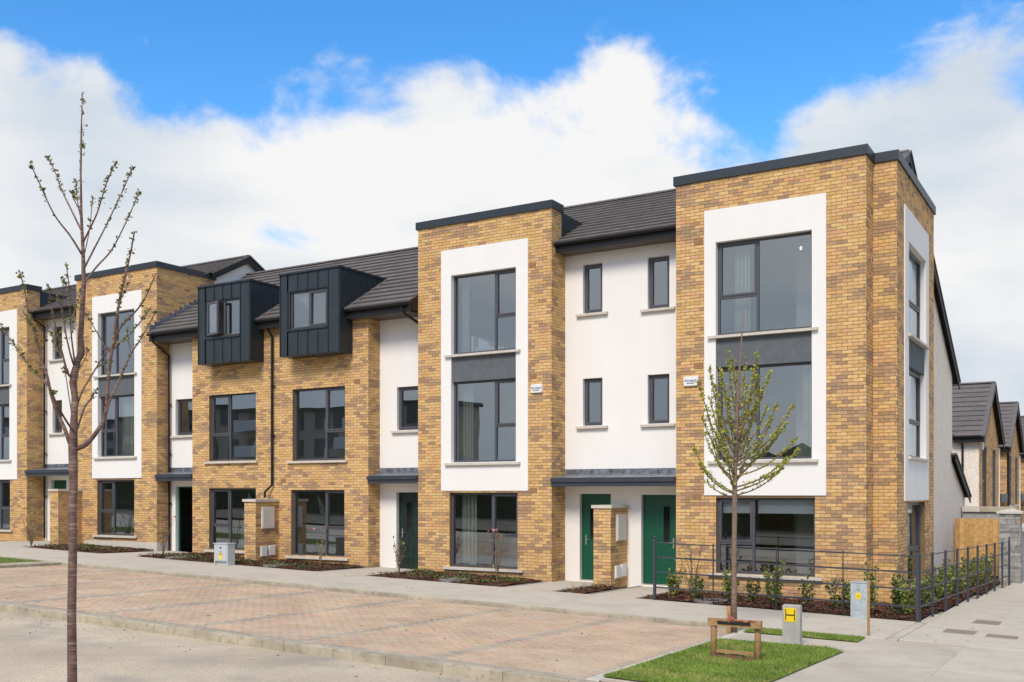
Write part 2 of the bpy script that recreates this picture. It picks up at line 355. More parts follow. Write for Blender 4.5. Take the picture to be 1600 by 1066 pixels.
# ------------------------------------------------------------------ windows and doors
def window(f, u0, u1, z0, z1, cells, house, rec=0.10, sill=None, sill_d=0.09, mull=0.055, label=None):
    """cells: (a0,a1,b0,b1,opens) as fractions; rec = how far the frame sits behind the wall face"""
    F = 0.05; d1 = -rec; d0 = -rec - 0.06
    mb = MB()
    f.box(mb, u0, u1, z0, z0 + F, d0, d1, back=True); f.box(mb, u0, u1, z1 - F, z1, d0, d1, back=True)
    f.box(mb, u0, u0 + F, z0 + F, z1 - F, d0, d1, back=True); f.box(mb, u1 - F, u1, z0 + F, z1 - F, d0, d1, back=True)
    w = mb.build('window', M_FRAME, house)
    if label: w['label'] = label
    iu0, iu1, iz0, iz1 = u0 + F, u1 - F, z0 + F, z1 - F
    us = sorted({c[0] for c in cells} | {c[1] for c in cells}); cols = {}
    mb = MB(); hm = mull / 2
    for a in us[1:-1]:
        x = iu0 + a * (iu1 - iu0); f.box(mb, x - hm, x + hm, iz0, iz1, d0, d1 - 0.002, back=True)
    for c in cells:
        x0 = iu0 + c[0] * (iu1 - iu0) + (hm if c[0] > 0 else 0); x1 = iu0 + c[1] * (iu1 - iu0) - (hm if c[1] < 1 else 0)
        y0 = iz0 + c[2] * (iz1 - iz0) + (hm if c[2] > 0 else 0); y1 = iz0 + c[3] * (iz1 - iz0) - (hm if c[3] < 1 else 0)
        if c[3] < 1:
            t = MB(); f.box(t, x0, x1, y1, y1 + mull, d0, d1 - 0.004, back=True); t.build('transom', M_FRAME, w)
        if c[4]:
            k = 0.042; t = MB(); e = d1 + 0.012
            f.box(t, x0, x1, y0, y0 + k, d0 + 0.01, e, back=True); f.box(t, x0, x1, y1 - k, y1, d0 + 0.01, e, back=True)
            f.box(t, x0, x0 + k, y0 + k, y1 - k, d0 + 0.01, e, back=True); f.box(t, x1 - k, x1, y0 + k, y1 - k, d0 + 0.01, e, back=True)
            t.build('casement', M_FRAME, w); x0 += k; x1 -= k; y0 += k; y1 -= k
        t = MB(); j = [random.uniform(-0.006, 0.006) for _ in range(3)]; X0, X1, Y0, Y1, dd_ = x0 - 0.005, x1 + 0.005, y0 - 0.005, y1 + 0.005, d1 - 0.035
        t.quad([f.p(X0, Y0, dd_), f.p(X1, Y0, dd_ + j[0]), f.p(X1, Y1, dd_ + j[0] + j[1]), f.p(X0, Y1, dd_ + j[1])]); t.build('pane', M_GLASS, w)
    if mb.f: mb.build('mullion', M_FRAME, w)
    if sill:
        e0, e1 = sill; t = MB(); zt = z0 - 0.001
        P = [f.p(u0 - e0, zt - 0.075, sill_d), f.p(u1 + e1, zt - 0.075, sill_d), f.p(u1 + e1, zt - 0.075, -rec), f.p(u0 - e0, zt - 0.075, -rec),
             f.p(u0 - e0, zt - 0.018, sill_d), f.p(u1 + e1, zt - 0.018, sill_d), f.p(u1 + e1, zt, -rec), f.p(u0 - e0, zt, -rec)]
        t.hexa(P); t.build('sill', M_SILL, w)
    return w
def room(f, u0, u1, z0, z1, house, rec=0.17, depth=3.0, pad=0.45, up=0.3, down=0.7, m=None):
    mb = MB(); a, b, e, g = u0 - pad, u1 + pad, z0 - down, z1 + up; d = -rec; h = -rec - depth
    sheet(mb, f, a, b, e, g, [(u0 + 0.01, u1 - 0.01, z0 + 0.01, z1 - 0.01, False)], d)
    f.rect(mb, a, b, e, g, h)
    mb.quad([f.p(a, e, d), f.p(a, g, d), f.p(a, g, h), f.p(a, e, h)]); mb.quad([f.p(b, e, d), f.p(b, g, d), f.p(b, g, h), f.p(b, e, h)])
    mb.quad([f.p(a, e, d), f.p(b, e, d), f.p(b, e, h), f.p(a, e, h)]); mb.quad([f.p(a, g, d), f.p(b, g, d), f.p(b, g, h), f.p(a, g, h)])
    ro = mb.build('interior_room', m or M_ROOMW, house); rr = random.Random(int(abs(u0 * 37 + z0 * 11)))
    if f.k == 'F' and depth > 2.5 and m is None:
        w = b - a; q = a + w * rr.uniform(0.1, 0.5); t = MB(); f.box(t, q, q + 0.85, e, e + 2.05, h, h + 0.03); t.build('inner_door', M_RENDER if rr.random() < 0.5 else M_WOOD, ro)
        for k in range(2):
            q2 = q + 1.05 + k * 0.75
            if q2 + 0.5 < b: t = MB(); f.box(t, q2, q2 + 0.5, e + 1.15, e + 1.85, h, h + 0.03); t.build('picture', M_LINEN if k else M_GREY, ro)
    return ro
LCOL = lambda s, t: [(0, s, t, 1, True), (0, s, 0, t, False), (s, 1, 0, 1, False)]
RCOL = lambda s, t: [(0, 1 - s, 0, 1, False), (1 - s, 1, t, 1, True), (1 - s, 1, 0, t, False)]
ONE = [(0, 1, 0, 1, True)]
def door(f, u0, u1, z0, z1, house, hand='L', m=None, rec=0.12, panew=0.16, label=None):
    mb = MB(); d1 = -rec; d0 = d1 - 0.06; F = 0.05
    f.box(mb, u0 + F, u1 - F, z0 + 0.03, z1 - F, d0, d1 - 0.012, back=True)
    # shallow vertical grooves of the boarded leaf
    dr = mb.build('door', m or M_GREEN, house)
    if label: dr['label'] = label
    nb = 6
    for k in range(nb):
        a, b = u0 + F + (u1 - u0 - 2 * F) * k / nb, u0 + F + (u1 - u0 - 2 * F) * (k + 1) / nb; t = MB(); f.box(t, a + 0.003, b - 0.003, z0 + 0.04, z1 - F - 0.01, d1 - 0.012, d1 - 0.007); t.build('door_board', m or M_GREEN, dr)
    t = MB(); f.box(t, u0, u0 + F, z0, z1, d0, d1, back=True); f.box(t, u1 - F, u1, z0, z1, d0, d1, back=True); f.box(t, u0 + F, u1 - F, z1 - F, z1, d0, d1, back=True)
    t.build('door_frame', m or M_GREEN, dr)
    t = MB(); f.box(t, u0, u1, z0 - 0.02, z0 + 0.028, d0, d1 + 0.03, back=True); t.build('threshold', M_STEEL, dr)
    w = u1 - u0; c = u0 + w * (0.36 if hand == 'L' else 0.68)
    pz0, pz1 = z0 + (z1 - z0) * 0.48, z0 + (z1 - z0) * 0.87
    t = MB()
    for (a, b, e, g) in ((c - panew / 2 - .03, c + panew / 2 + .03, pz0 - .03, pz0), (c - panew / 2 - .03, c + panew / 2 + .03, pz1, pz1 + .03), (c - panew / 2 - .03, c - panew / 2, pz0, pz1), (c + panew / 2, c + panew / 2 + .03, pz0, pz1)):
        f.box(t, a, b, e, g, d0 + .02, d1 + 0.002, back=True)
    t.build('pane_beading', m or M_GREEN, dr)
    t = MB(); f.box(t, c - panew / 2, c + panew / 2, pz0, pz1, d1 - 0.02, d1 - 0.0035); t.build('pane', M_GLASSD, dr)
    h = u0 + 0.115 if hand == 'L' else u1 - 0.115; s = 1 if hand == 'L' else -1; zh = z0 + 1.03
    t = MB(); f.box(t, h - 0.018, h + 0.018, zh - 0.13, zh + 0.11, d1 - 0.012, d1, back=True)
    t.tube([f.p(h, zh, d1), f.p(h, zh, d1 + 0.05), f.p(h + s * 0.12, zh, d1 + 0.052)], 0.011, 6); t.build('handle', M_STEEL, dr)
    return dr
M_GLASSD = mat('dark_door_glass', (0.012, 0.013, 0.014), 0.06, 0.0, 5)

# ------------------------------------------------------------------ roofs
TONES = [(0.132, 0.117, 0.112), (0.138, 0.122, 0.116), (0.126, 0.111, 0.107), (0.144, 0.127, 0.120)]
TMESH = {}
def tile_mesh(w, g, lap, t, th):
    key = (round(w, 3), round(g, 3), t, th)
    if key not in TMESH:
        mb = MB(); c = TONES[t]; a = w / 2 - 0.0005
        lo, hi = th + 0.016, th - 0.004
        mb.hexa([(-a, 0, lo - th), (a, 0, lo - th), (a, g + lap, 0.0), (-a, g + lap, 0.0), (-a, 0, lo + 0.006), (a, 0, lo + 0.006), (a, g + lap, hi * 0.4), (-a, g + lap, hi * 0.4)], c)
        TMESH[key] = mb.mesh('roof_tile', M_TILE)
    return TMESH[key]
def slope_tiles(x0, x1, y0, z0, y1, z1, parent, gauge=0.345, w=0.33, lap=0.06, th=0.046, single=True, cut=None, xo=0.0):
    """tiles on a slope that climbs from (y0,z0) to (y1,z1); y1>y0 climbs away from the street"""
    L = math.hypot(y1 - y0, z1 - z0); pitch = math.atan2(z1 - z0, abs(y1 - y0)); n = int(math.ceil(L / gauge - 0.15)); g = L / n
    sgn = 1 if y1 > y0 else -1
    rot = Matrix.Rotation(0 if sgn > 0 else math.pi, 4, 'Z') @ Matrix.Rotation(pitch, 4, 'X')
    mb = MB(); k = 0
    for r in range(n):
        s = r * g; cy = y0 + (y1 - y0) * s / L; cz = z0 + (z1 - z0) * s / L
        u = math.floor((x0 - xo) / w) * w + xo - (w / 2 if r % 2 else 0)
        while u < x1:
            a, b = max(u, x0), min(u + w, x1); u += w
            if b - a < 0.04: continue
            spans = [(a, b)]
            if cut:
                ns = []
                for (p, q) in spans:
                    segs = [(p, q)]
                    for (c0, c1, yc) in cut:
                        if cy + 0.5 * g * (y1 - y0) / L < yc:
                            s2 = []
                            for (p2, q2) in segs:
                                if c1 <= p2 or c0 >= q2: s2.append((p2, q2)); continue
                                if c0 - p2 > 0.04: s2.append((p2, c0))
                                if q2 - c1 > 0.04: s2.append((c1, q2))
                            segs = s2
                    ns += segs
                spans = ns
            for (p, q) in spans:
                t = random.randrange(len(TONES)); me = tile_mesh(q - p, g, lap, t, th) if single else None
                jz = random.uniform(-0.0006, 0.0006)
                if single:
                    o = bpy.data.objects.new('roof_tile', me); COL.objects.link(o)
                    o.location = ((p + q) / 2, cy, cz + jz); o.rotation_euler = rot.to_euler(); attach(o, parent); k += 1
                else:
                    tm = MB(); aa = (q - p) / 2 - 0.0005; lo = th + 0.016
                    P = [(-aa, 0, lo - th), (aa, 0, lo - th), (aa, g + lap, 0), (-aa, g + lap, 0), (-aa, 0, lo + 0.006), (aa, 0, lo + 0.006), (aa, g + lap, th * 0.4), (-aa, g + lap, th * 0.4)]
                    M = Matrix.Translation(((p + q) / 2, cy, cz + jz)) @ rot
                    mb.hexa([M @ Vector(v) for v in P], TONES[t])
    if mb.f: mb.build('roof_tiling', M_TILE, parent, stuff=True)
def ridge(x0, x1, y, z, parent):
    u = x0; c = TONES[0]
    while u < x1 - 0.05:
        e = min(u + 0.44, x1); mb = MB(); prof = []
        for q in range(7):
            t = math.pi * q / 6; prof.append((u + 0.004, y - 0.13 * math.cos(t), z - 0.02 + 0.075 * math.sin(t)))
        prof = prof[::-1]
        mb.prism(prof, (e - u - 0.008, 0, 0), c); mb.build('ridge_tile', M_TILE, parent); u = e
def gutter(x0, x1, y, z, parent):
    mb = MB(); prof = []
    for q in range(9):
        t = math.pi * q / 8; prof.append((x0, y - 0.06 * math.cos(t), z - 0.06 * math.sin(t)))
    for q in range(9):
        t = math.pi * (8 - q) / 8; prof.append((x0, y - 0.053 * math.cos(t), z - 0.053 * math.sin(t) + 0.001))
    mb.prism(prof, (x1 - x0, 0, 0)); return mb.build('gutter', M_BLACK, parent)
def downpipe(pts, parent, r=0.036):
    mb = MB(); mb.tube(pts, r, 8)
    for k in range(len(pts) - 1):
        a, b = Vector(pts[k]), Vector(pts[k + 1])
        if abs(a.z - b.z) > 2:
            n = int(abs(a.z - b.z) / 1.8)
            for q in range(1, n + 1):
                p = a.lerp(b, q / (n + 1)); mb.tube([p + Vector((0, 0, -0.03)), p + Vector((0, 0, 0.03))], r + 0.010, 8); mb.box(p.x - 0.07, p.x + 0.07, p.y + r * 0.6, p.y + r + 0.02, p.z - 0.015, p.z + 0.015)
    return mb.build('downpipe', M_BLACK, parent, smooth=False)
def verge(X, pts, parent, w=0.20, t=0.03):
    """barge board in the plane x=X along (y,z) points"""
    for k in range(len(pts) - 1):
        (ya, za), (yb, zb) = pts[k], pts[k + 1]; mb = MB()
        mb.prism([(X, ya, za - w), (X, yb, zb - w), (X, yb, zb + 0.02), (X, ya, za + 0.02)], (t, 0, 0)); mb.build('barge_board', M_BLACK, parent)
        n = max(2, int(math.hypot(yb - ya, zb - za) / 0.33)); tm = MB()
        for q in range(n):
            a, b = q / n, (q + 0.97) / n
            y0, z0, y1, z1 = ya + (yb - ya) * a, za + (zb - za) * a, ya + (yb - ya) * b, za + (zb - za) * b
            tm.prism([(X - 0.12, y0, z0 + 0.01), (X - 0.12, y1, z1 + 0.01), (X - 0.12, y1, z1 + 0.065), (X - 0.12, y0, z0 + 0.065)], (0.18, 0, 0), TONES[q % 4])
        tm.build('verge_tile', M_TILE, parent)
# ================================================================== GROUND
def patch(mb, x0, x1, y0, y1, dz, n=1, m=1, c=None):
    for i in range(n):
        for j in range(m):
            a, b = x0 + (x1 - x0) * i / n, x0 + (x1 - x0) * (i + 1) / n; e, g = y0 + (y1 - y0) * j / m, y0 + (y1 - y0) * (j + 1) / m
            mb.quad([(a, e, G(a, e) + dz), (b, e, G(b, e) + dz), (b, g, G(b, g) + dz), (a, g, G(a, g) + dz)], c)
def slab(x0, x1, y0, y1, dz, th, name, m, parent, gap=0.006, c=None):
    a, b, e, g = x0 + gap, x1 - gap, y0 + gap, y1 - gap; mb = MB(); k = 0.006
    lo = [(a, e, G(a, e) + dz - th), (b, e, G(b, e) + dz - th), (b, g, G(b, g) + dz - th), (a, g, G(a, g) + dz - th)]
    mid = [(p[0], p[1], p[2] + th - k) for p in lo]
    hi = [(a + k, e + k, G(a, e) + dz), (b - k, e + k, G(b, e) + dz), (b - k, g - k, G(b, g) + dz), (a + k, g - k, G(a, g) + dz)]
    mb.hexa(lo + mid, c, ('top',)); mb.hexa(mid + hi, c, ('bot',))
    return mb.build(name, m, parent)
mb = MB()
xs = [-900, -300, -120, -46, 16, 60, 300, 900]; ys = [-900, -300, -100, -44, 60, 150, 400, 1200]
for i in range(len(xs) - 1):
    for j in range(len(ys) - 1): patch(mb, xs[i], xs[i + 1], ys[j], ys[j + 1], -0.26)
ground = struct(mb.build('ground', M_GROUND))
mb = MB(); patch(mb, -46, 16, -17.0, -11.05, -0.19, 31, 3); road = struct(mb.build('road', M_ROAD))
mb = MB(); patch(mb, 5.0, 12, -11, 60, -0.10, 2, 20); struct(mb.build('side_road', M_ROAD))
# tar and dirt patches with their own outline on the road stay in the material
# pavement slabs
pav = MB(); patch(pav, -46, 5.0, -5.1, 1.0, -0.06, 10, 2); patch(pav, 1.0, 5.0, 1.0, 60, -0.06, 2, 10); patch(pav, -0.74, 5.0, -11.0, -5.1, -0.06, 4, 3)
pavement = struct(pav.build('pavement', M_JOINT))
x = -40.0
while x < 1.3:
    e = min(x + 3.9, 1.35); slab(x, e, -4.98, -2.12, 0, 0.05, 'pavement_slab', M_CONC2, pavement, 0.004); x = e
slab(1.35, 1.52, -4.98, -2.12, 0, 0.05, 'pavement_slab', M_CONC, pavement)
slab(1.52, 4.9, -4.93, -0.4, 0, 0.05, 'pavement_slab', M_CONC2, pavement)
y = -0.4
while y < 50: slab(1.42 + max(0, (y + 2.1) * 0.045), 4.9, y, y + 4.2, 0, 0.05, 'pavement_slab', M_CONC2, pavement, 0.005); y += 4.2
slab(1.35, 1.52, -2.12, -0.4, -0.01, 0.04, 'pavement_slab', M_CONC, pavement)
slab(-0.74, 2.5, -11.0, -4.98, -0.02, 0.04, 'pavement_slab', M_CONC, pavement)
slab(2.5, 4.9, -7.6, -4.93, -0.004, 0.05, 'pavement_slab', M_CONC2, pavement); slab(2.5, 4.9, -11.0, -7.6, -0.004, 0.05, 'pavement_slab', M_CONC2, pavement)
# paths to the doors and thin strips along the house fronts
for (a, b, y0, y1) in [(-7.65, -6.22, -2.12, 0.7), (-5.45, -4.2, -2.12, 0.7), (-13.3, -11.58, -2.12, 0.5), (-21.95, -20.35, -2.12, 0.5), (-28.8, -26.1, -2.12, 0.7), (-40, -29, -2.12, -1.2)]:
    slab(a, b, y0, y1, -0.004, 0.05, 'pavement_slab', M_CONC2, pavement, 0.004)
    for s in (a - 0.001, b - 0.1): slab(s, s + 0.1, y0 - 0.0, y1, 0.004, 0.05, 'path_edging', M_KERBD, pavement, 0.002) if a > -20 else None
# kerbs: each stone a piece
def kerb(name, x0, x1, y0, y1, dz, th, step, along='x', m=M_KERB):
    k = struct(bpy.data.objects.new(name, None)); COL.objects.link(k); k.location = (x0, y0, G(x0, y0))
    a = x0 if along == 'x' else y0; end = x1 if along == 'x' else y1
    while a < end - 0.05:
        b = min(a + step, end)
        if along == 'x': slab(a, b, y0, y1, dz + random.uniform(-.003, .003), th, 'kerb_stone', m, k, 0.004)
        else: slab(x0, x1, a, b, dz + random.uniform(-.003, .003), th, 'kerb_stone', m, k, 0.004)
        a = b
    return k
kerb('pavement_kerb', -30, -0.74, -5.12, -4.985, 0.0, 0.14, 0.915)
kerb('road_kerb', -34, 5.0, -11.20, -11.03, -0.062, 0.16, 0.915)
kerb('edging_kerb', -0.93, -0.745, -11.02, -5.13, -0.045, 0.1, 0.915, 'y', M_SILL)
# parking bay of block pavers
PT = [(0.51, 0.37, 0.26), (0.515, 0.38, 0.268), (0.50, 0.365, 0.255), (0.52, 0.395, 0.28), (0.505, 0.375, 0.265), (0.505, 0.355, 0.242)]
PD = [(0.385, 0.325, 0.255), (0.41, 0.345, 0.27), (0.35, 0.30, 0.24)]
park = MB(); patch(park, -19.5, -0.93, -11.03, -5.12, -0.085, 8, 3); parking = struct(park.build('parking_bay', M_JOINT))
def lay_pavers():
    xs0, xs1, y0, y1 = -19.5, -0.935, -11.025, -5.13; lst = []
    div = [-0.935 - 2.315 * k for k in range(9)]
    y = y0; r = 0
    while y < y1 - 0.04:
        b = min(y + 0.1, y1); x = xs0 - (0.1 if r % 2 else 0)
        edge = r < 2 or y > y1 - 0.11
        while x < xs1:
            a0, a1 = max(x, xs0), min(x + 0.2, xs1); x += 0.2
            if a1 - a0 < 0.03: continue
            cx = (a0 + a1) / 2; dk = edge or any(abs(cx - d + 0.0) < 0.11 for d in div)
            lst.append((a0, a1, y, b, dk))
        y = b; r += 1
    lst.sort(key=lambda q: (q[0] - CAM.x) ** 2 + (q[2] - CAM.y) ** 2)
    meshes = {}; mb = MB(); n = 0
    tx = math.atan(-0.016); ty = math.atan(0.0225)
    for (a, b, e, g, dk) in lst:
        cx, cy = (a + b) / 2, (e + g) / 2
        pal = PD if dk else PT; t = random.randrange(len(pal)); full = abs(b - a - 0.2) < 1e-5 and abs(g - e - 0.1) < 1e-5
        dz = -0.068 + random.uniform(-0.002, 0.002)
        if full and n < 300:
            if (dk, t) not in meshes:
                q = MB(); h = 0.0
                q.box(-0.0975, 0.0975, -0.0475, 0.0475, -0.02, -0.003, pal[t], ('bot', 'top'))
                q.hexa([(-0.0975, -0.0475, -0.003), (0.0975, -0.0475, -0.003), (0.0975, 0.0475, -0.003), (-0.0975, 0.0475, -0.003), (-0.0945, -0.0445, 0), (0.0945, -0.0445, 0), (0.0945, 0.0445, 0), (-0.0945, 0.0445, 0)], pal[t], ('bot',))
                meshes[(dk, t)] = q.mesh('paver', M_PAVER)
            o = bpy.data.objects.new('paver', meshes[(dk, t)]); COL.objects.link(o); o.location = (cx, cy, G(cx, cy) + dz); o.rotation_euler = (tx, ty, 0); attach(o, parking); n += 1
        else:
            k = 0.0025; z = lambda x_, y_: G(x_, y_) + dz
            lo = [(a + k, e + k), (b - k, e + k), (b - k, g - k), (a + k, g - k)]; hi = [(a + 2 * k, e + 2 * k), (b - 2 * k, e + 2 * k), (b - 2 * k, g - 2 * k), (a + 2 * k, g - 2 * k)]
            mb.hexa([(p[0], p[1], z(*p) - 0.016) for p in lo] + [(p[0], p[1], z(*p)) for p in hi], jit(pal[t], 0.06), ('bot',))
    mb.build('paver_field', M_PAVER, parking, stuff=True)
lay_pavers()
# inspection covers let into the pavement
def flat_cover(x0, x1, y0, y1, label):
    o = slab(x0, x1, y0, y1, 0.004, 0.03, 'inspection_cover', M_COVER, None, 0.0); tag(o, label, 'manhole cover', 'flush covers in the pavement')
M_COVER = mat('cover_concrete', (0.26, 0.215, 0.165), 0.95, 0.2, 20, 0.4, 60, spec=0.2)
flat_cover(1.95, 2.45, -3.45, -2.85, 'brownish square cover set in the pavement nearest the railing corner')
flat_cover(2.62, 3.1, -3.55, -3.1, 'brownish cover cut by the right picture edge, nearer the camera')
flat_cover(2.2, 2.65, -1.6, -0.9, 'brownish cover further up the side pavement')

# ================================================================== HOUSES
F0 = Face('F', 0.0)
def panel(house, f, P, op, d=0.03):
    """white render surround: outer rect P, opening op"""
    mb = MB(); sheet(mb, f, *P, [op], d, 0.20)
    a, b, e, g = P
    mb.quad([f.p(a, e, 0), f.p(a, g, 0), f.p(a, g, d), f.p(a, e, d)]); mb.quad([f.p(b, g, 0), f.p(b, e, 0), f.p(b, e, d), f.p(b, g, d)])
    mb.quad([f.p(a, g, 0), f.p(b, g, 0), f.p(b, g, d), f.p(a, g, d)]); mb.quad([f.p(b, e, 0), f.p(a, e, 0), f.p(a, e, d), f.p(b, e, d)])
    return mb.build('render_surround', M_RENDER, house)
def air_brick(f, u, z, house):
    mb = MB(); c = (0.27, 0.14, 0.075)
    f.box(mb, u - 0.107, u + 0.107, z - 0.07, z + 0.07, -0.01, 0.009, c)
    for i in range(3):
        for j in range(2): f.box(mb, u - 0.095 + i * 0.067, u - 0.04 + i * 0.067, z - 0.058 + j * 0.063, z - 0.006 + j * 0.063, 0.0, 0.013, (0.33, 0.19, 0.10))
    mb.build('air_brick', M_BRICK, house)
def alarm(f, u0, u1, z0, z1, house):
    mb = MB(); r = 0.03; w, h = u1 - u0, z1 - z0
    prof = []
    for (cx, cz, a0) in ((u1 - r, z0 + r, -90), (u1 - r, z1 - r, 0), (u0 + r, z1 - r, 90), (u0 + r, z0 + r, 180)):
        for q in range(4):
            t = R(a0 + 30 * q); prof.append((cx + r * math.cos(t), cz + r * math.sin(t)))
    cu, cz = (u0 + u1) / 2, (z0 + z1) / 2; n = len(prof)
    i = len(mb.v)
    for (s, d) in ((1.0, 0.0), (1.0, 0.045), (0.93, 0.065)):
        mb.v += [f.p(cu + (a - cu) * s, cz + (b - cz) * s, d) for a, b in prof]
    for k in range(2):
        for q in range(n): mb.f.append((k * n + q, k * n + (q + 1) % n, (k + 1) * n + (q + 1) % n, (k + 1) * n + q)); mb.c.append(None)
    mb.f.append(tuple(2 * n + q for q in range(n))); mb.c.append(None)
    b = mb.build('alarm_box', M_WHITEP, house)
    for (txt, size, zz, m) in (('Airotech', 0.082, cz - 0.012, M_BLUE), ('01 4 5 6 7 8', 0.032, cz - 0.062, M_INK)):
        if txt[0] == '0': continue
        cu_ = bpy.data.curves.new('t', 'FONT'); cu_.body = txt; cu_.size = size; cu_.align_x = 'CENTER'; cu_.offset = 0.0016
        to = bpy.data.objects.new('t', cu_); COL.objects.link(to); dg = bpy.context.evaluated_depsgraph_get()
        me = bpy.data.meshes.new_from_object(to.evaluated_get(dg)); bpy.data.objects.remove(to)
        vs_ = [f.p(cu + v.co.x, zz + v.co.y, 0.0675) for v in me.vertices]; k = MB(); k.v = vs_; k.f = [tuple(p.vertices) for p in me.polygons]; k.c = [None] * len(k.f)
        k.build('lettering', m, b)
    k = MB()
    for (a, c, e) in ((-0.10, 0.10, -0.034), (-0.085, -0.03, -0.062), (-0.015, 0.035, -0.062), (0.045, 0.085, -0.062)): f.rect(k, cu + a, cu + c, cz + e, cz + e + (0.004 if e > -0.05 else 0.016), 0.0675)
    k.build('lettering', M_INK, b)
def coping_run(house, runs, z0, z1):
    for (x0, x1, y0, y1) in runs:
        mb = MB(); mb.box(x0, x1, y0, y1, z0, z1); mb.build('parapet_coping', M_COPING, house)
def tower(house, x0, x1, zb, zt, P, wx, z2, z1, z0, lay, lay0, wx0=None, ext=None, sd=1, rose=0.03, nmax=300, yret=0.7, eside=None, ehole=()):
    wx0 = wx0 or wx; op = (wx[0], wx[1], z1[0], z2[1]); gw = (wx0[0], wx0[1], z0[0], z0[1])
    mb = MB(); sheet(mb, F0, x0, x1, zb, zt, [(*op, False), gw], 0.0, 0.17)
    Ee = Face('E', x1); sheet(mb, Ee, 0, yret, zb, zt, [(*q, False) for q in ehole], 0)
    Ww = Face('W', x0); Ww.rect(mb, -yret, 0, zb, zt)
    br = brick_list(F0, x0, x1, zb, zt, [P, gw], sd, rose, 0) + brick_list(Ee, 0, yret, zb, zt, list(ehole), sd + 3, rose, 1, True, False)
    if ext: br += ext(mb)
    bw = mb.build('brick_wall', M_MORTAR, house); lay_bricks(br, bw, nmax)
    panel(house, F0, P, op)
    g = MB(); F0.rect(g, wx[0], wx[1], z1[1], z2[0] - 0.0, -0.012)
    g.quad([F0.p(wx[0], z1[1], -0.012), F0.p(wx[1], z1[1], -0.012), F0.p(wx[1], z1[1], -0.2), F0.p(wx[0], z1[1], -0.2)]); g.build('grey_panel', M_GREY, house)
    window(F0, wx[0], wx[1], z2[0], z2[1], lay, house, 0.11, (0.17, 0.14), 0.11)
    window(F0, wx[0], wx[1], z1[0], z1[1], lay, house, 0.11, (0.17, 0.14), 0.11)
    window(F0, wx0[0], wx0[1], z0[0], z0[1], lay0, house, 0.10, (0.17, 0.17), 0.09)
    for (a, b, zz, dn) in ((wx[0], wx[1], z2, 0.6), (wx[0], wx[1], z1, 0.6), (wx0[0], wx0[1], z0, 0.35)): room(F0, a, b, zz[0], zz[1], house, 0.19, 3.2, 0.4, 0.25, dn)
    t = MB(); t.box(x0 + 0.02, x1 - 0.02, 0.05, 2.0, zt - 0.10, zt - 0.06); t.build('flat_roof', M_DECK, house)
def canopy(house, x0, x1, zb, ywall, flash=True):
    c = MB(); c.box(x0, x1, -0.03, ywall, zb, zb + 0.03); cs = c.build('canopy', M_RENDER, house)
    t = MB(); t.box(x0, x1, -0.06, -0.03, zb - 0.01, zb + 0.13); t.box(x0, x1, -0.10, -0.06, zb + 0.10, zb + 0.19); t.box(x0, x1, -0.06, 0.02, zb + 0.13, zb + 0.20); t.build('canopy_fascia', M_ZINCB, cs)
    t = MB(); t.quad([(x0, -0.06, zb + 0.205), (x1, -0.06, zb + 0.205), (x1, ywall, zb + 0.30), (x0, ywall, zb + 0.30)]); t.build('canopy_roof', M_LEAD, cs)
    n = max(1, int((x1 - x0) / 1.1)); t = MB()
    for k in range(n):
        a, b = x0 + (x1 - x0) * k / n, x0 + (x1 - x0) * (k + 1) / n
        t.box(a, b + 0.01 * (k < n - 1), ywall - 0.014 - 0.004 * (k % 2), ywall - 0.001, zb + 0.29, zb + 0.43)
    t.build('flashing', M_LEAD, cs)
M_ZINCB = mat('canopy_metal', (0.045, 0.052, 0.066), 0.4, 0.08, 3, metal=0.2)
def eaves(house, x0, x1, yf, z, ywall, gut=True):
    """fascia at y=yf, top z; soffit back to the wall"""
    t = MB(); t.box(x0, x1, yf, yf + 0.025, z - 0.22, z - 0.02); fa = t.build('fascia', M_BLACK, house)
    t = MB(); t.box(x0, x1, yf + 0.026, ywall, z - 0.215, z - 0.195); t.build('soffit', M_SOFFIT, house)
    gutter(x0, x1, yf - 0.062, z - 0.01, house)
def deck(house, x0, x1, ya, za, yb, zb):
    mb = MB(); mb.quad([(x0, ya, za), (x1, ya, za), (x1, yb, zb), (x0, yb, zb)]); return mb

GX = [(-2.0, 0), (-9.0, 0)]
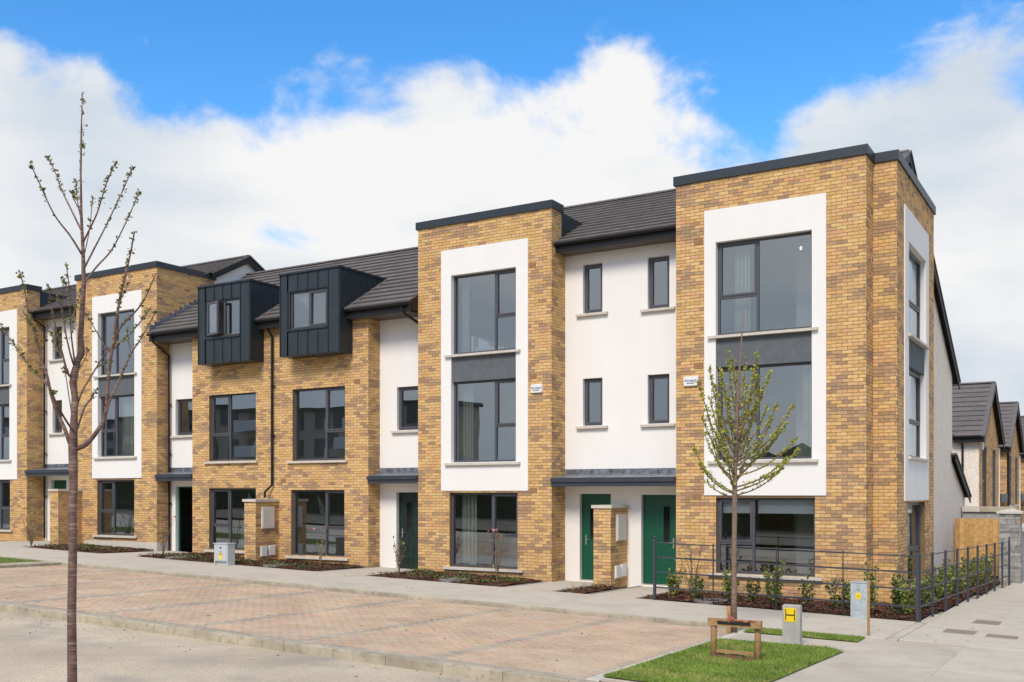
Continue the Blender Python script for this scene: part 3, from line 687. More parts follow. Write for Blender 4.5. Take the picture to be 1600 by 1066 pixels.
# ---------------- right block: end house and its neighbour
h1 = thing('terraced_house', 'three-storey buff brick corner house at the right end with windows on two sides', 'house', (-2.0, 0.0, G(-2, 0)), 'terraced houses')
h2 = thing('terraced_house', 'three-storey brick tower house just left of the two green doors, curtains in its windows', 'house', (-9.0, 0.0, G(-9, 0)), 'terraced houses')
ZT = 9.47
E48 = Face('E', 0.48); F7 = Face('F', 0.70)
def h1_ext(mb):
    P = (1.52, 4.70, 2.22, 8.72); op = (1.98, 4.28, 3.22, 8.0); gw = (1.98, 4.28, 0.30, 2.20)
    sheet(mb, F7, 0.0, 0.48, -0.2, ZT, [], 0); sheet(mb, E48, 0.70, 5.60, -0.3, ZT, [(*op, False), gw], 0.0, 0.17)
    mb.quad([(0.48, 5.6, -0.3), (0.04, 5.6, -0.3), (0.04, 5.6, ZT), (0.48, 5.6, ZT)])
    panel(h1, E48, P, op)
    g = MB(); E48.rect(g, op[0], op[1], 5.25, 5.95, -0.012); g.quad([E48.p(op[0], 5.25, -0.012), E48.p(op[1], 5.25, -0.012), E48.p(op[1], 5.25, -0.2), E48.p(op[0], 5.25, -0.2)]); g.build('grey_panel', M_GREY, h1)
    L = [(0, 1, 0.40, 1, True), (0, 1, 0, 0.40, False)]
    window(E48, op[0], op[1], 5.95, 8.0, L, h1, 0.11, (0.15, 0.15), 0.10); window(E48, op[0], op[1], 3.22, 5.25, L, h1, 0.11, (0.15, 0.15), 0.10); window(E48, gw[0], gw[1], gw[2], gw[3], L, h1, 0.11, (0.1, 0.1), 0.06)
    for zz in ((5.95, 8.0), (3.22, 5.25), (0.30, 2.20)): room(E48, op[0], op[1], zz[0], zz[1], h1, 0.19, 2.2, 0.3, 0.2, 0.5)
    return brick_list(F7, 0.0, 0.48, -0.2, ZT, [], 9, 0.08, 1, False, True) + brick_list(E48, 0.70, 5.60, -0.3, ZT, [P, gw], 11, 0.05, 0, True, True)
tower(h1, -4.2, 0.0, -0.1, ZT, (-3.52, -0.81, 2.34, 8.77), (-3.25, -1.11), (5.94, 8.03), (3.13, 5.22), (0.60, 2.29), LCOL(0.425, 0.40), LCOL(0.37, 0.39), (-3.25, -1.05), h1_ext, 1, 0.07)
tower(h2, -11.55, -7.48, 0.0, ZT - 0.02, (-10.79, -8.14, 2.45, 8.77), (-10.47, -8.49), (6.02, 8.09), (3.19, 5.30), (0.47, 2.40), RCOL(0.34, 0.43), RCOL(0.385, 0.42), (-10.53, -8.45), None, 21, 0.02)
coping_run(h1, [(-4.26, 0.045, -0.05, 0.16), (-0.16, 0.045, 0.16, 0.65), (-0.16, 0.53, 0.65, 0.86), (0.32, 0.53, 0.86, 5.66), (-4.26, -4.05, 0.16, 1.9)], ZT - 0.02, ZT + 0.185)
t = MB(); t.box(-0.1, 0.40, 0.8, 5.6, ZT - 0.12, ZT - 0.08); t.build('flat_roof', M_DECK, h1)
coping_run(h2, [(-11.61, -7.435, -0.05, 0.16), (-7.64, -7.435, 0.16, 0.56), (-11.61, -11.4, 0.16, 1.9)], ZT - 0.04, ZT + 0.155)
t = MB(); t.prism([(-7.60, 0.50, 8.70), (-7.60, 1.80, 9.41), (-7.60, 0.50, 9.44)], (0.135, 0, 0)); t.build('parapet_cheek', M_ZINC, h2)
air_brick(F0, -3.66, 8.10, h1); air_brick(F0, -3.70, 2.30, h1); air_brick(F0, -3.66, 5.28, h1); air_brick(F0, -8.02, 8.08, h2); air_brick(F0, -8.0, 5.3, h2); air_brick(F0, -8.0, 2.45, h2)
alarm(F0, -4.01, -3.66, 4.83, 5.05, h1); alarm(F0, -8.05, -7.72, 4.88, 5.10, h2)
XS = -5.80
for (h, a, b, wins, dr) in ((h2, -7.48, XS, [(-6.97, -6.43, 6.88, 8.10), (-6.97, -6.43, 4.07, 5.25)], (-7.06, -6.20, 0.20, 2.37)), (h1, XS, -4.2, [(-5.22, -4.66, 6.83, 8.07), (-5.22, -4.66, 4.06, 5.24)], (-5.39, -4.49, 0.17, 2.35))):
    mb = MB(); sheet(mb, F7, a, b, -0.1, 8.55, wins + [dr], 0.0, 0.17); mb.build('rendered_wall', M_RENDER, h)
    for w in wins: window(F7, *w, ONE, h, 0.10, (0.16, 0.16), 0.09); room(F7, *w, h, 0.19, 2.0, 0.3, 0.2, 0.6)
    door(F7, *dr, h, 'L' if h is h2 else 'R', label='green front door half hidden by the meter pier' if h is h2 else 'green front door behind the railing end')
    canopy(h, a if h is h1 else a + 0.02, b if h is h2 else b, 2.56, 0.70)
    eaves(h, a, b, 0.20, 8.58, 0.70)
# white and dark roof of the right block
def block_roof(h, x0, x1, vis, yr, zr, ye, ze, yb, zbk, gap_single=True, ytow=1.9):
    mb = MB()
    for (a, b, tow) in vis:
        y_ = ytow if tow else ye; z_ = ze + (zr - ze) * (y_ - ye) / (yr - ye) - 0.03
        mb.quad([(a, y_, z_), (b, y_, z_), (b, yr, zr - 0.03), (a, yr, zr - 0.03)])
    mb.quad([(x0, yr, zr - 0.03), (x1, yr, zr - 0.03), (x1, yb, zbk - 0.03), (x0, yb, zbk - 0.03)])
    rf = mb.build('roof', M_DECK, h)
    zt = lambda y: ze + (zr - ze) * (y - ye) / (yr - ye)
    for (a, b, tow) in vis:
        if tow: slope_tiles(a, b, ytow, zt(ytow), yr, zr, rf, single=False)
        else: slope_tiles(a, b, ye - 0.03, ze - 0.015, yr, zr, rf, single=gap_single)
    slope_tiles(x0, x1, yb, zbk, yr, zr, rf, gauge=0.345, w=0.5, single=False)
    ridge(x0, x1, yr, zr + 0.03, rf); return rf
YR, ZR = 4.0, 10.60
r1 = block_roof(h1, XS, 0.17, [(XS, -4.2, False), (-4.2, 0.17, True)], YR, ZR, 0.17, 8.58, 12.75, 5.86)
r2 = block_roof(h2, -11.6, XS, [(-7.48, XS, False), (-11.6, -7.48, True)], YR, ZR, 0.17, 8.58, 12.75, 5.86)
verge(0.17, [(YR, ZR), (12.75, 5.86)], r1); verge(0.17, [(1.9, 9.52), (YR, ZR)], r1)
# gable wall with roughcast, and the single-storey annexe behind it
t = MB(); t.prism([(-0.25, 0.75, -0.5), (-0.25, 12.15, -0.5), (-0.25, 12.15, 6.05), (-0.25, YR, ZR - 0.06), (-0.25, 0.75, 8.76)], (0.30, 0, 0)); t.build('gable_wall', M_ROUGH, h1)
t = MB(); t.prism([(-5.5, 12.16, -0.5), (-5.5, 15.1, -0.5), (-5.5, 15.1, 2.28), (-5.5, 12.16, 3.36)], (5.55, 0, 0)); t.build('annexe_wall', M_ROUGH, h1)
t = MB(); t.quad([(-5.6, 12.0, 3.50), (0.16, 12.0, 3.50), (0.16, 15.45, 2.23), (-5.6, 15.45, 2.23)]); ra = t.build('annexe_roof', M_DECK, h1); verge(0.17, [(11.85, 3.56), (15.45, 2.23)], ra, 0.18)
slope_tiles(-5.6, 0.17, 15.45, 2.23, 12.0, 3.50, ra, single=False)
t = MB(); t.box(-11.6, -0.3, 12.05, 12.15, -0.5, 6.0); t.build('rear_wall', M_ROUGH, h1)
t = MB(); t.prism([(-11.55, 0.75, 0), (-11.55, 12.1, 0), (-11.55, 12.1, 6.0), (-11.55, YR, ZR - 0.06), (-11.55, 0.75, 8.7)], (0.1, 0, 0)); t.build('party_wall', M_ROUGH, h2)

# ---------------- link pair with dormers
h3 = thing('terraced_house', 'lower brick house with a dormer, next to the tower house with curtains', 'house', (-14.5, 0.0, G(-14.5, 0)), 'terraced houses')
h4 = thing('terraced_house', 'lower brick house with an open dormer window and open front door', 'house', (-19.0, 0.0, G(-19, 0)), 'terraced houses')
XP = -16.83; F5 = Face('F', 0.5)
YE, ZE = -0.35, 7.46; ZRL = 10.12
DORM = {h3: (-16.05, -13.83), h4: (-19.42, -17.24)}
def link(h, a, b, gw, w1, lay, layg, wa, wb, ww, dr, seed, ereturn):
    mb = MB(); sheet(mb, F0, a, b, 0.1, 7.26, [gw, w1], 0.0, 0.17)
    br = brick_list(F0, a, b, 0.1, 7.26, [gw, w1], seed, 0.015, 0, not ereturn, ereturn)
    if ereturn:
        Ee = Face('E', b); Ee.rect(mb, 0, 0.5, 0.1, 7.26); br += brick_list(Ee, 0, 0.5, 0.1, 7.26, [], seed + 2, 0.02, 1, True, False)
    else: Face('W', a).rect(mb, -0.5, 0, 0.1, 7.26)
    bw = mb.build('brick_wall', M_MORTAR, h); lay_bricks(br, bw, 300)
    window(F0, *w1, lay, h, 0.10, (0.17, 0.10), 0.09); window(F0, *gw, layg, h, 0.10, (0.17, 0.17), 0.09)
    room(F0, *w1, h, 0.19, 3.2, 0.4, 0.25, 0.5); room(F0, *gw, h, 0.19, 3.2, 0.4, 0.25, 0.4)
    mb = MB(); sheet(mb, F5, wa, wb, 0.1, 7.26, [ww, dr], 0.0, 0.17); mb.build('rendered_wall', M_RENDER, h)
    window(F5, *ww, ONE, h, 0.10, (0.15, 0.10), 0.09); room(F5, *ww, h, 0.19, 2.0, 0.3, 0.2, 0.5)
link(h3, XP, -13.27, (-16.14, -14.12, 0.57, 2.48), (-16.09, -14.10, 3.33, 5.40), RCOL(0.39, 0.39), RCOL(0.376, 0.42), -13.27, -11.55, (-12.66, -11.75, 4.13, 5.33), (-12.68, -11.72, 0.27, 2.41), 31, True)
link(h4, -20.3, XP, (-19.56, -17.56, 0.65, 2.53), (-19.56, -17.56, 3.37, 5.42), LCOL(0.395, 0.385), LCOL(0.395, 0.385), -21.97, -20.3, (-21.68, -20.75, 4.25, 5.42), (-21.68, -20.72, 0.45, 2.60), 41, False)
canopy(h3, -13.25, -11.55, 2.66, 0.5); canopy(h4, -21.96, -20.3, 2.78, 0.5)
M_FILMDOOR = mat('film_covered_door', (0.010, 0.026, 0.021), 0.3, 0.4, 9)
dd = door(F5, -12.68, -11.72, 0.27, 2.41, h3, 'L', M_FILMDOOR, label='front door still wrapped in dark protective film')
# the open door of the far link house: frame, leaf swung inwards
f = F5; room(F5, -21.68, -20.72, 0.45, 2.60, h4, 0.18, 3.6, 0.35, 0.15, 0.02, M_HALL)
t = MB()
for (a, b, e, g) in ((-21.68, -21.63, 0.45, 2.6), (-20.77, -20.72, 0.45, 2.6), (-21.63, -20.77, 2.55, 2.6)): F5.box(t, a, b, e, g, -0.18, -0.12, back=True)
df = t.build('door_frame', M_GREEN, h4)
t = MB(); t.box(-20.84, -20.79, 0.70, 1.52, 0.48, 2.54); df2 = t.build('door', M_GREEN, h4); df2['label'] = 'green front door swung open into a dark hall'
t = MB(); t.tube([(-20.84, 1.42, 1.5), (-20.90, 1.42, 1.5), (-20.90, 1.30, 1.5)], 0.012, 6); t.build('handle', M_STEEL, df2)
air_brick(F0, -20.05, 5.55, h4); air_brick(F0, -13.66, 5.50, h3); air_brick(F0, -16.45, 2.75, h3)
def dormer(h, x0, x1, wz, wx, opened):
    z0, z1, yf = 6.28, 8.60, -0.55; FD = Face('F', yf); ED = Face('E', x1); hole = (wx[0], wx[1], wz[0], wz[1])
    mb = MB(); sheet(mb, FD, x0, x1, z0, z1, [hole], 0.0, 0.10); ED.rect(mb, yf, 2.1, z0, z1); Face('W', x0).rect(mb, -2.1, -yf, z0, z1)
    mb.quad([(x0, yf, z0), (x0, 0.02, z0), (x1, 0.02, z0), (x1, yf, z0)]); mb.quad([(x0, yf, z1), (x1, yf, z1), (x1, 2.1, z1 + 0.02), (x0, 2.1, z1 + 0.02)])
    d = mb.build('dormer', M_ZINC, h)
    def pnl(f, a, b, e, g):
        t = MB(); f.box(t, a + 0.012, b - 0.012, e, g, 0.0, 0.006); t.build('cladding_panel', M_ZINC, d)
    def seam(f, a, e, g):
        t = MB(); f.box(t, a - 0.009, a + 0.009, e, g, 0.0, 0.028); t.build('standing_seam', M_ZINC, d)
    pnl(FD, x0, wx[0] - 0.08, z0 + 0.02, z1 - 0.02); pnl(FD, wx[1] + 0.04, x1, z0 + 0.02, z1 - 0.02)
    n = 4; A, B = wx[0] - 0.08, wx[1] + 0.04
    for k in range(n):
        a, b = A + (B - A) * k / n, A + (B - A) * (k + 1) / n
        pnl(FD, a, b, wz[1] + 0.03, z1 - 0.02); pnl(FD, a, b, z0 + 0.02, wz[0] - 0.06); seam(FD, a, wz[1] + 0.0, z1); seam(FD, a, z0, wz[0] - 0.06)
    seam(FD, B, z0, z1); seam(FD, A, z0, z1); seam(FD, x0 + 0.012, z0, z1); seam(FD, x1 - 0.012, z0, z1)
    u = yf
    for k in range(5):
        a, b = yf + 0.42 * k, yf + 0.42 * (k + 1); pnl(ED, a, b, z0 + 0.02, z1 - 0.02); seam(ED, a + (0.012 if k == 0 else 0), z0, z1)
    t = MB(); t.box(x0 - 0.03, x1 + 0.03, yf - 0.05, 2.0, z1, z1 + 0.055); t.build('dormer_roof', M_COPING, d)
    t = MB(); FD.box(t, A, B, wz[0] - 0.06, wz[0] - 0.005, -0.08, 0.05, back=True); t.build('sill_flashing', M_ZINC, d)
    room(FD, *hole, h, 0.13, 1.5, 0.2, 0.15, 0.4)
    if not opened:
        window(FD, *hole, [(0, 0.5, 0, 1, False), (0.5, 1, 0, 1, True)], h, 0.05)
    else:
        window(FD, *hole, [(0, 0.02, 0, 1, False), (0.5, 1, 0, 1, False), (0.02, 0.02, 0, 1, False)][1:2] + [], h, 0.05)
        # the left casement swung out on its left hinge
        m = (hole[0] + hole[1]) / 2; w = m - hole[0] - 0.05; Hh = (hole[2] + 0.05, hole[3] - 0.05); ang = R(14)
        M = Matrix.Translation((hole[0] + 0.05, yf - 0.03, 0)) @ Matrix.Rotation(-ang, 4, 'Z')
        def bx(mbb, a, b, e, g, d0=-0.025, d1=0.025): mbb.hexa([M @ Vector(q) for q in [(a, d0, e), (b, d0, e), (b, d1, e), (a, d1, e), (a, d0, g), (b, d0, g), (b, d1, g), (a, d1, g)]])
        t = MB(); k = 0.06
        bx(t, 0, w, Hh[0], Hh[0] + k); bx(t, 0, w, Hh[1] - k, Hh[1]); bx(t, 0, k, Hh[0] + k, Hh[1] - k); bx(t, w - k, w, Hh[0] + k, Hh[1] - k)
        cs = t.build('open_casement', M_FRAME, h); t = MB(); t.quad([M @ Vector(q) for q in [(k, 0, Hh[0] + k), (w - k, 0, Hh[0] + k), (w - k, 0, Hh[1] - k), (k, 0, Hh[1] - k)]]); t.build('pane', M_GLASS, cs)
        t = MB(); FD.box(t, m - 0.03, m + 0.03, hole[2] + 0.062, hole[3] - 0.062, -0.12, -0.05, back=True); t.build('mullion', M_FRAME, h)
dormer(h4, -19.42, -17.24, (7.07, 8.16), (-19.03, -17.68), True)
dormer(h3, -16.05, -13.83, (7.04, 8.10), (-15.67, -14.28), False)
zl = lambda y: ZE + (ZRL - ZE) * (y - YE) / (YR - YE)
for (h, x0, x1) in ((h3, XP, -11.56), (h4, -21.97, XP)):
    d0, d1 = DORM[h]; yc = YE + (8.62 - ZE) / (ZRL - ZE) * (YR - YE); mb = MB()
    for (a, b, ya) in ((x0, d0, YE), (d0, d1, yc), (d1, x1, YE)): mb.quad([(a, ya, zl(ya) - 0.03), (b, ya, zl(ya) - 0.03), (b, YR, ZRL - 0.03), (a, YR, ZRL - 0.03)])
    mb.quad([(x0, YR, ZRL - 0.03), (x1, YR, ZRL - 0.03), (x1, 10.5, 6.0), (x0, 10.5, 6.0)])
    rf = mb.build('roof', M_DECK, h)
    slope_tiles(x0, x1, YE - 0.03, ZE - 0.015, YR, ZRL, rf, single=True, cut=[(d0 - 0.02, d1 + 0.03, yc)])
    ridge(x0, x1, YR, ZRL + 0.03, rf)
    for (a, b) in ((x0, d0), (d1, x1)):
        t = MB(); t.box(a, b, -0.30, -0.275, ZE - 0.24, ZE - 0.03); t.build('fascia', M_BLACK, h); gutter(a, b, -0.365, ZE - 0.02, h)
        t = MB(); t.box(a, b, -0.274, 0.5, ZE - 0.235, ZE - 0.21); t.build('soffit', M_SOFFIT, h)
    # soakers where the cheek meets the slope
    n = 6
    for k in range(n):
        ya = YE + 0.1 + k * (yc - YE - 0.1) / n; yb = ya + (yc - YE) / n; t = MB()
        t.quad([(d1 + 0.02, ya, zl(ya) + 0.062), (d1 + 0.17, ya, zl(ya) + 0.058), (d1 + 0.17, yb, zl(yb) + 0.052), (d1 + 0.02, yb, zl(yb) + 0.056)]); t.build('lead_soaker', M_LEAD, rf)
t = MB(); t.box(-21.9, -11.6, 10.3, 10.4, -0.2, 6.0); t.build('rear_wall', M_ROUGH, h3)
downpipe([(-16.83, -0.30, 7.38), (-16.83, -0.28, 7.22), (-16.83, -0.085, 7.0), (-16.83, -0.085, 2.62), (-16.95, -0.14, 2.50), (-17.0, -0.2, 2.42), (-17.0, -0.2, 2.25)], h3)
downpipe([(-21.80, -0.36, 7.38), (-21.80, -0.30, 7.20), (-21.88, 0.40, 6.85), (-21.88, 0.42, 0.45)], h4)
downpipe([(-11.85, -0.36, 7.36), (-11.80, -0.30, 7.18), (-11.60, 0.30, 6.9)], h3)
t = MB(); t.prism([(-11.56, 0.0, 7.2), (-11.56, -0.38, 7.2), (-11.56, -0.38, 7.47), (-11.56, 0.0, 7.7)], (-0.03, 0, 0)); t.build('eaves_box_end', M_BLACK, h3)

# ---------------- left block
h5 = thing('terraced_house', 'three-storey brick tower house behind the bare foreground tree', 'house', (-24.0, 0.0, G(-24, 0)), 'terraced houses')
h6 = thing('terraced_house', 'three-storey brick tower house cut by the left picture edge', 'house', (-31.0, 0.0, G(-31, 0)), 'terraced houses')
ZTL = 9.68; LZ = ((6.34, 8.42), (3.60, 5.63), (0.99, 2.82))
sidehole = [(0.5, 2.4, 0.0, 7.4)]
tower(h5, -26.05, -21.97, 0.3, ZTL, (-25.19, -22.68, 2.88, 9.0), (-24.89, -23.03), LZ[0], LZ[1], LZ[2], LCOL(0.42, 0.42), LCOL(0.38, 0.42), (-24.95, -23.06), None, 51, 0.01, 0, 2.4, None, sidehole)
tower(h6, -32.93, -28.87, 0.5, ZTL, (-32.15, -29.42, 2.88, 9.0), (-31.80, -29.87), LZ[0], LZ[1], (1.06, 2.86), RCOL(0.36, 0.42), RCOL(0.38, 0.42), None, None, 61, 0.01, 0, 0.7)
coping_run(h5, [(-26.11, -21.92, -0.05, 0.16), (-22.13, -21.92, 0.16, 2.45), (-26.11, -25.9, 0.16, 1.9)], ZTL - 0.02, ZTL + 0.165)
coping_run(h6, [(-33.0, -28.82, -0.05, 0.16), (-29.03, -28.82, 0.16, 0.56)], ZTL - 0.02, ZTL + 0.165)
t = MB(); t.prism([(-28.99, 0.50, 8.95), (-28.99, 1.9, 9.66), (-28.99, 0.50, 9.68)], (0.135, 0, 0)); t.build('parapet_cheek', M_ZINC, h6)
t = MB(); t.box(-25.6, -21.95, -0.022, 0.0, 0.3, 0.80); t.box(-21.97, -21.948, 0.0, 0.5, 0.3, 0.80); t.build('plinth', M_SILL, h5)
XL = -27.46
for (h, a, b, wins, dr) in ((h6, -28.87, XL, [(-28.42, -27.87, 7.2, 8.37), (-28.42, -27.87, 4.55, 5.72)], (-28.50, -27.62, 0.72, 2.85)), (h5, XL, -26.05, [(-27.05, -26.50, 7.2, 8.37), (-27.05, -26.50, 4.55, 5.72)], (-27.25, -26.36, 0.68, 2.85))):
    mb = MB(); sheet(mb, F7, a, b, 0.3, 8.85, wins + [dr], 0.0, 0.17); mb.build('rendered_wall', M_RENDER, h)
    for w in wins: window(F7, *w, ONE, h, 0.10, (0.16, 0.16), 0.09); room(F7, *w, h, 0.19, 2.0, 0.3, 0.2, 0.6)
    door(F7, *dr, h, 'L'); canopy(h, a, b, 3.0, 0.7); eaves(h, a, b, 0.20, 8.87, 0.70)
ZRB = 10.74
r5 = block_roof(h5, XL, -21.86, [(XL, -26.05, False), (-26.05, -21.86, True)], 3.9, ZRB, 0.17, 8.87, 12.5, 6.2, False)
r6 = block_roof(h6, -40, XL, [(-28.87, XL, False), (-40, -28.87, True)], 3.9, ZRB, 0.17, 8.87, 12.5, 6.2, False)
verge(-21.86, [(3.9, ZRB), (12.5, 6.2)], r5); verge(-21.86, [(2.2, 9.84), (3.9, ZRB)], r5)
t = MB(); t.prism([(-22.2, 2.4, 6.0), (-22.2, 12.0, 6.0), (-22.2, 12.0, 6.4), (-22.2, 3.9, ZRB - 0.05), (-22.2, 2.4, 9.9)], (0.2, 0, 0)); t.build('gable_wall', M_RENDER, h5)
downpipe([(-28.74, 0.12, 8.8), (-28.74, 0.15, 8.62), (-28.74, 0.60, 8.40), (-28.74, 0.60, 0.75)], h6)
# stepped lead where the lower roof meets the tower side
t = MB()
for k in range(13):
    ya = -0.30 + k * 0.2; t.box(-21.968, -21.955, ya, ya + 0.2, zl(ya) + 0.02, zl(ya + 0.2) + 0.16)
t.build('stepped_flashing', M_LEAD, h4)

# ---------------- meter piers
def pier(x0, x1, y0, y1, z1, label, seed, nm, boxes, small):
    zb = G(x0, y0) - 0.05; e = thing('meter_pier', label, 'brick pier', ((x0 + x1) / 2, (y0 + y1) / 2, G(x0, y0)), 'meter piers by the front doors')
    fa, fe = Face('F', y0), Face('E', x1); mb = MB()
    fa.rect(mb, x0, x1, zb, z1); fe.rect(mb, y0, y1, zb, z1); Face('W', x0).rect(mb, -y1, -y0, zb, z1); mb.quad([(x0, y0, z1), (x1, y0, z1), (x1, y1, z1), (x0, y1, z1)])
    w = mb.build('brick_wall', M_MORTAR, e); lay_bricks(brick_list(fa, x0, x1, zb, z1, [], seed, 0.03, 0) + brick_list(fe, y0, y1, zb, z1, [], seed + 1, 0.03, 1, True, False), w, nm)
    t = MB(); t.box(x0 - 0.05, x1 + 0.05, y0 - 0.05, y1 - 0.001, z1, z1 + 0.075); t.build('cap', M_SILL, e)
    for (a, b, c, d) in boxes:
        t = MB(); fe.box(t, a, b, c, d, 0.0, 0.05); fe.box(t, a + 0.02, b - 0.02, c + 0.02, d - 0.02, 0.05, 0.062); t.build('meter_box', M_METER, e)
    for (a, b, c, d) in small:
        t = MB(); fe.box(t, a, b, c, d, 0.0, 0.04); fe.box(t, a + 0.012, b - 0.012, c + 0.012, d - 0.012, 0.04, 0.05); t.build('gas_box', M_WHITEP, e)
pier(-6.20, -5.76, -0.23, 0.70, 2.03, 'brick meter pier with cream box standing between the two green doors', 71, 150, [(0.05, 0.55, 1.25, 1.88)], [(-0.02, 0.24, 0.36, 0.66), (0.30, 0.58, 0.38, 0.68)])
pier(-17.10, -16.66, -0.90, 0.0, 2.14, 'brick meter pier with cream box between the two lower houses', 81, 150, [(-0.69, -0.20, 1.36, 1.99)], [(-0.72, -0.48, 0.56, 0.85), (-0.40, -0.16, 0.58, 0.87)])
pier(-26.20, -25.76, -0.90, 0.0, 2.45, 'brick meter pier behind the bare foreground tree', 91, 0, [], [])
# ================================================================== SIDE STREET
STN = [(0.24, 0.245, 0.24), (0.30, 0.30, 0.285), (0.20, 0.205, 0.205), (0.34, 0.335, 0.315), (0.27, 0.26, 0.24)]
def side_house(yc, label, cream, seed, first):
    e = thing('gabled_house', label, 'house', (-4, yc, -0.5), 'gabled houses along the side street')
    X = -0.34; y0, y1 = yc - 3.75, yc + 3.75; zr, ze = 7.15, 4.80; zb = -0.9; FE = Face('E', X); FS = Face('F', y0)
    wins = [(yc - 2.7, yc - 1.2, 1.75, 4.35), (yc - 2.6, yc - 1.3, -0.4, 0.9), (yc + 1.1, yc + 2.4, 1.75, 4.35)]
    mb = MB(); sheet(mb, FE, y0, y1, zb, ze, wins, 0.0, 0.10); mb.quad([(X, y0, ze), (X, y1, ze), (X, yc, zr - 0.12)])
    br = brick_list(FE, y0, y1, 0.0, ze, wins, seed, 0.02, 0)
    z = ze
    while z < zr - 0.3:
        h = 3.75 * (1 - (z + 0.08 - ze) / (zr - 0.12 - ze)); br += brick_list(FE, yc - h, yc + h, z, z + 0.075, [], seed, 0.02, 0, False, False) if h > 0.1 else []; z += 0.075
    if not cream: FS.rect(mb, -2.2, X, zb, ze); br += brick_list(FS, -2.2, X, 0.0, ze, [], seed + 1, 0.02, 1)
    bw = mb.build('brick_wall', M_MORTAR, e); lay_bricks(br, bw, 0)
    mb = MB(); xe = X - (0.0 if cream else 1.86)
    mb.quad([(-9, y0, zb), (xe, y0, zb), (xe, y0, ze), (-1.3, y0, ze), (-3.9, y0, ze + 1.2), (-9, y0, ze + 1.2)] if cream else [(-9, y0, zb), (xe, y0, zb), (xe, y0, ze), (-9, y0, ze)]); mb.build('roughcast_wall', M_ROUGH, e)
    mb = MB(); mb.quad([(X - 8, y1, zb), (X, y1, zb), (X, y1, ze), (X - 8, y1, ze)]); mb.build('far_wall', M_ROUGH, e)
    mb = MB(); mb.quad([(-9, y0 - 0.3, ze - 0.16), (-0.14, y0 - 0.3, ze - 0.16), (-0.14, yc, zr - 0.04), (-9, yc, zr - 0.04)]); mb.quad([(-9, yc, zr - 0.04), (-0.14, yc, zr - 0.04), (-0.14, y1 + 0.3, ze - 0.16), (-9, y1 + 0.3, ze - 0.16)])
    rf = mb.build('roof', M_DECK, e)
    slope_tiles(-6.5, -0.12, y0 - 0.32, ze - 0.14, yc, zr, rf, gauge=0.46, w=0.62, th=0.035, single=first, xo=0.07); slope_tiles(-6.5, -0.12, y1 + 0.32, ze - 0.14, yc, zr, rf, gauge=0.46, w=0.62, single=False)
    ridge(-6.5, -0.12, yc, zr + 0.04, rf)
    verge(-0.14, [(y0 - 0.35, ze - 0.16), (yc, zr)], rf, 0.30); verge(-0.14, [(yc, zr), (y1 + 0.35, ze - 0.16)], rf, 0.30)
    t = MB(); t.box(-1.25, -0.14, y0 - 0.34, y0, ze - 0.36, ze - 0.15); t.build('eaves_box', M_BLACK, e); gutter(-1.3, -0.16, y0 - 0.40, ze - 0.14, e)
    if cream:
        t = MB(); t.prism([(-1.2, y0 - 0.33, ze - 0.30), (-1.2, y0 - 0.33, ze - 0.08), (-4.2, y0 - 0.33, ze + 1.32), (-4.2, y0 - 0.33, ze + 1.10)], (0, 0.3, 0)); t.build('barge_board', M_BLACK, e)
        downpipe([(-0.95, y0 - 0.35, ze - 0.25), (-0.95, y0 - 0.05, ze - 0.5), (-0.95, y0 - 0.05, -0.6)], e, 0.045)
        t = MB(); FE.box(t, y0 + 0.45, y0 + 0.75, 4.15, 4.45, 0, 0.09); t.build('alarm_box', M_WHITEP, e)
    else:
        downpipe([(X + 0.06, y0 + 0.3, ze - 0.2), (X + 0.06, y0 + 0.3, -0.6)], e, 0.05)
    for w in wins:
        window(FE, *w, [(0, 0.5, 0.42, 1, True), (0, 0.5, 0, 0.42, False), (0.5, 1, 0, 1, False)], e, 0.02, (0.1, 0.1), 0.10); room(FE, *w, e, 0.17, 2.5, 0.3, 0.2, 0.5)
    # recessed entrance bay towards the next house
    t = MB(); Face('E', -1.75).rect(t, y1, y1 + 3.8, zb, ze + 0.3); rb = t.build('recessed_wall', M_MORTAR, e); lay_bricks(brick_list(Face('E', -1.75), y1, y1 + 3.8, 0.0, ze, [], seed + 7, 0.02), rb, 0)
    t = MB(); t.box(-1.74, -0.25, y1 + 0.4, y1 + 3.4, 1.95, 2.35); t.build('entrance_canopy', M_ZINC, e)
    t = MB(); t.box(X - 0.02, X + 0.05, y1 + 0.01, y1 + 0.14, zb, ze - 0.3); t.build('white_trim', M_RENDER, e)
    t = MB(); t.quad([(-9, y1, ze + 0.1), (-1.4, y1, ze + 0.1), (-1.4, y1 + 3.8, ze + 0.1), (-9, y1 + 3.8, ze + 0.1)]); t.build('link_roof', M_DECK, e)
side_house(26.45, 'gabled house with cream roughcast side wall and dark tiled roof, nearest behind the timber screen', True, 101, True)
side_house(37.7, 'second gabled brick house along the side street', False, 111, False)
side_house(49.0, 'third gabled brick house, at the right picture edge', False, 121, False)

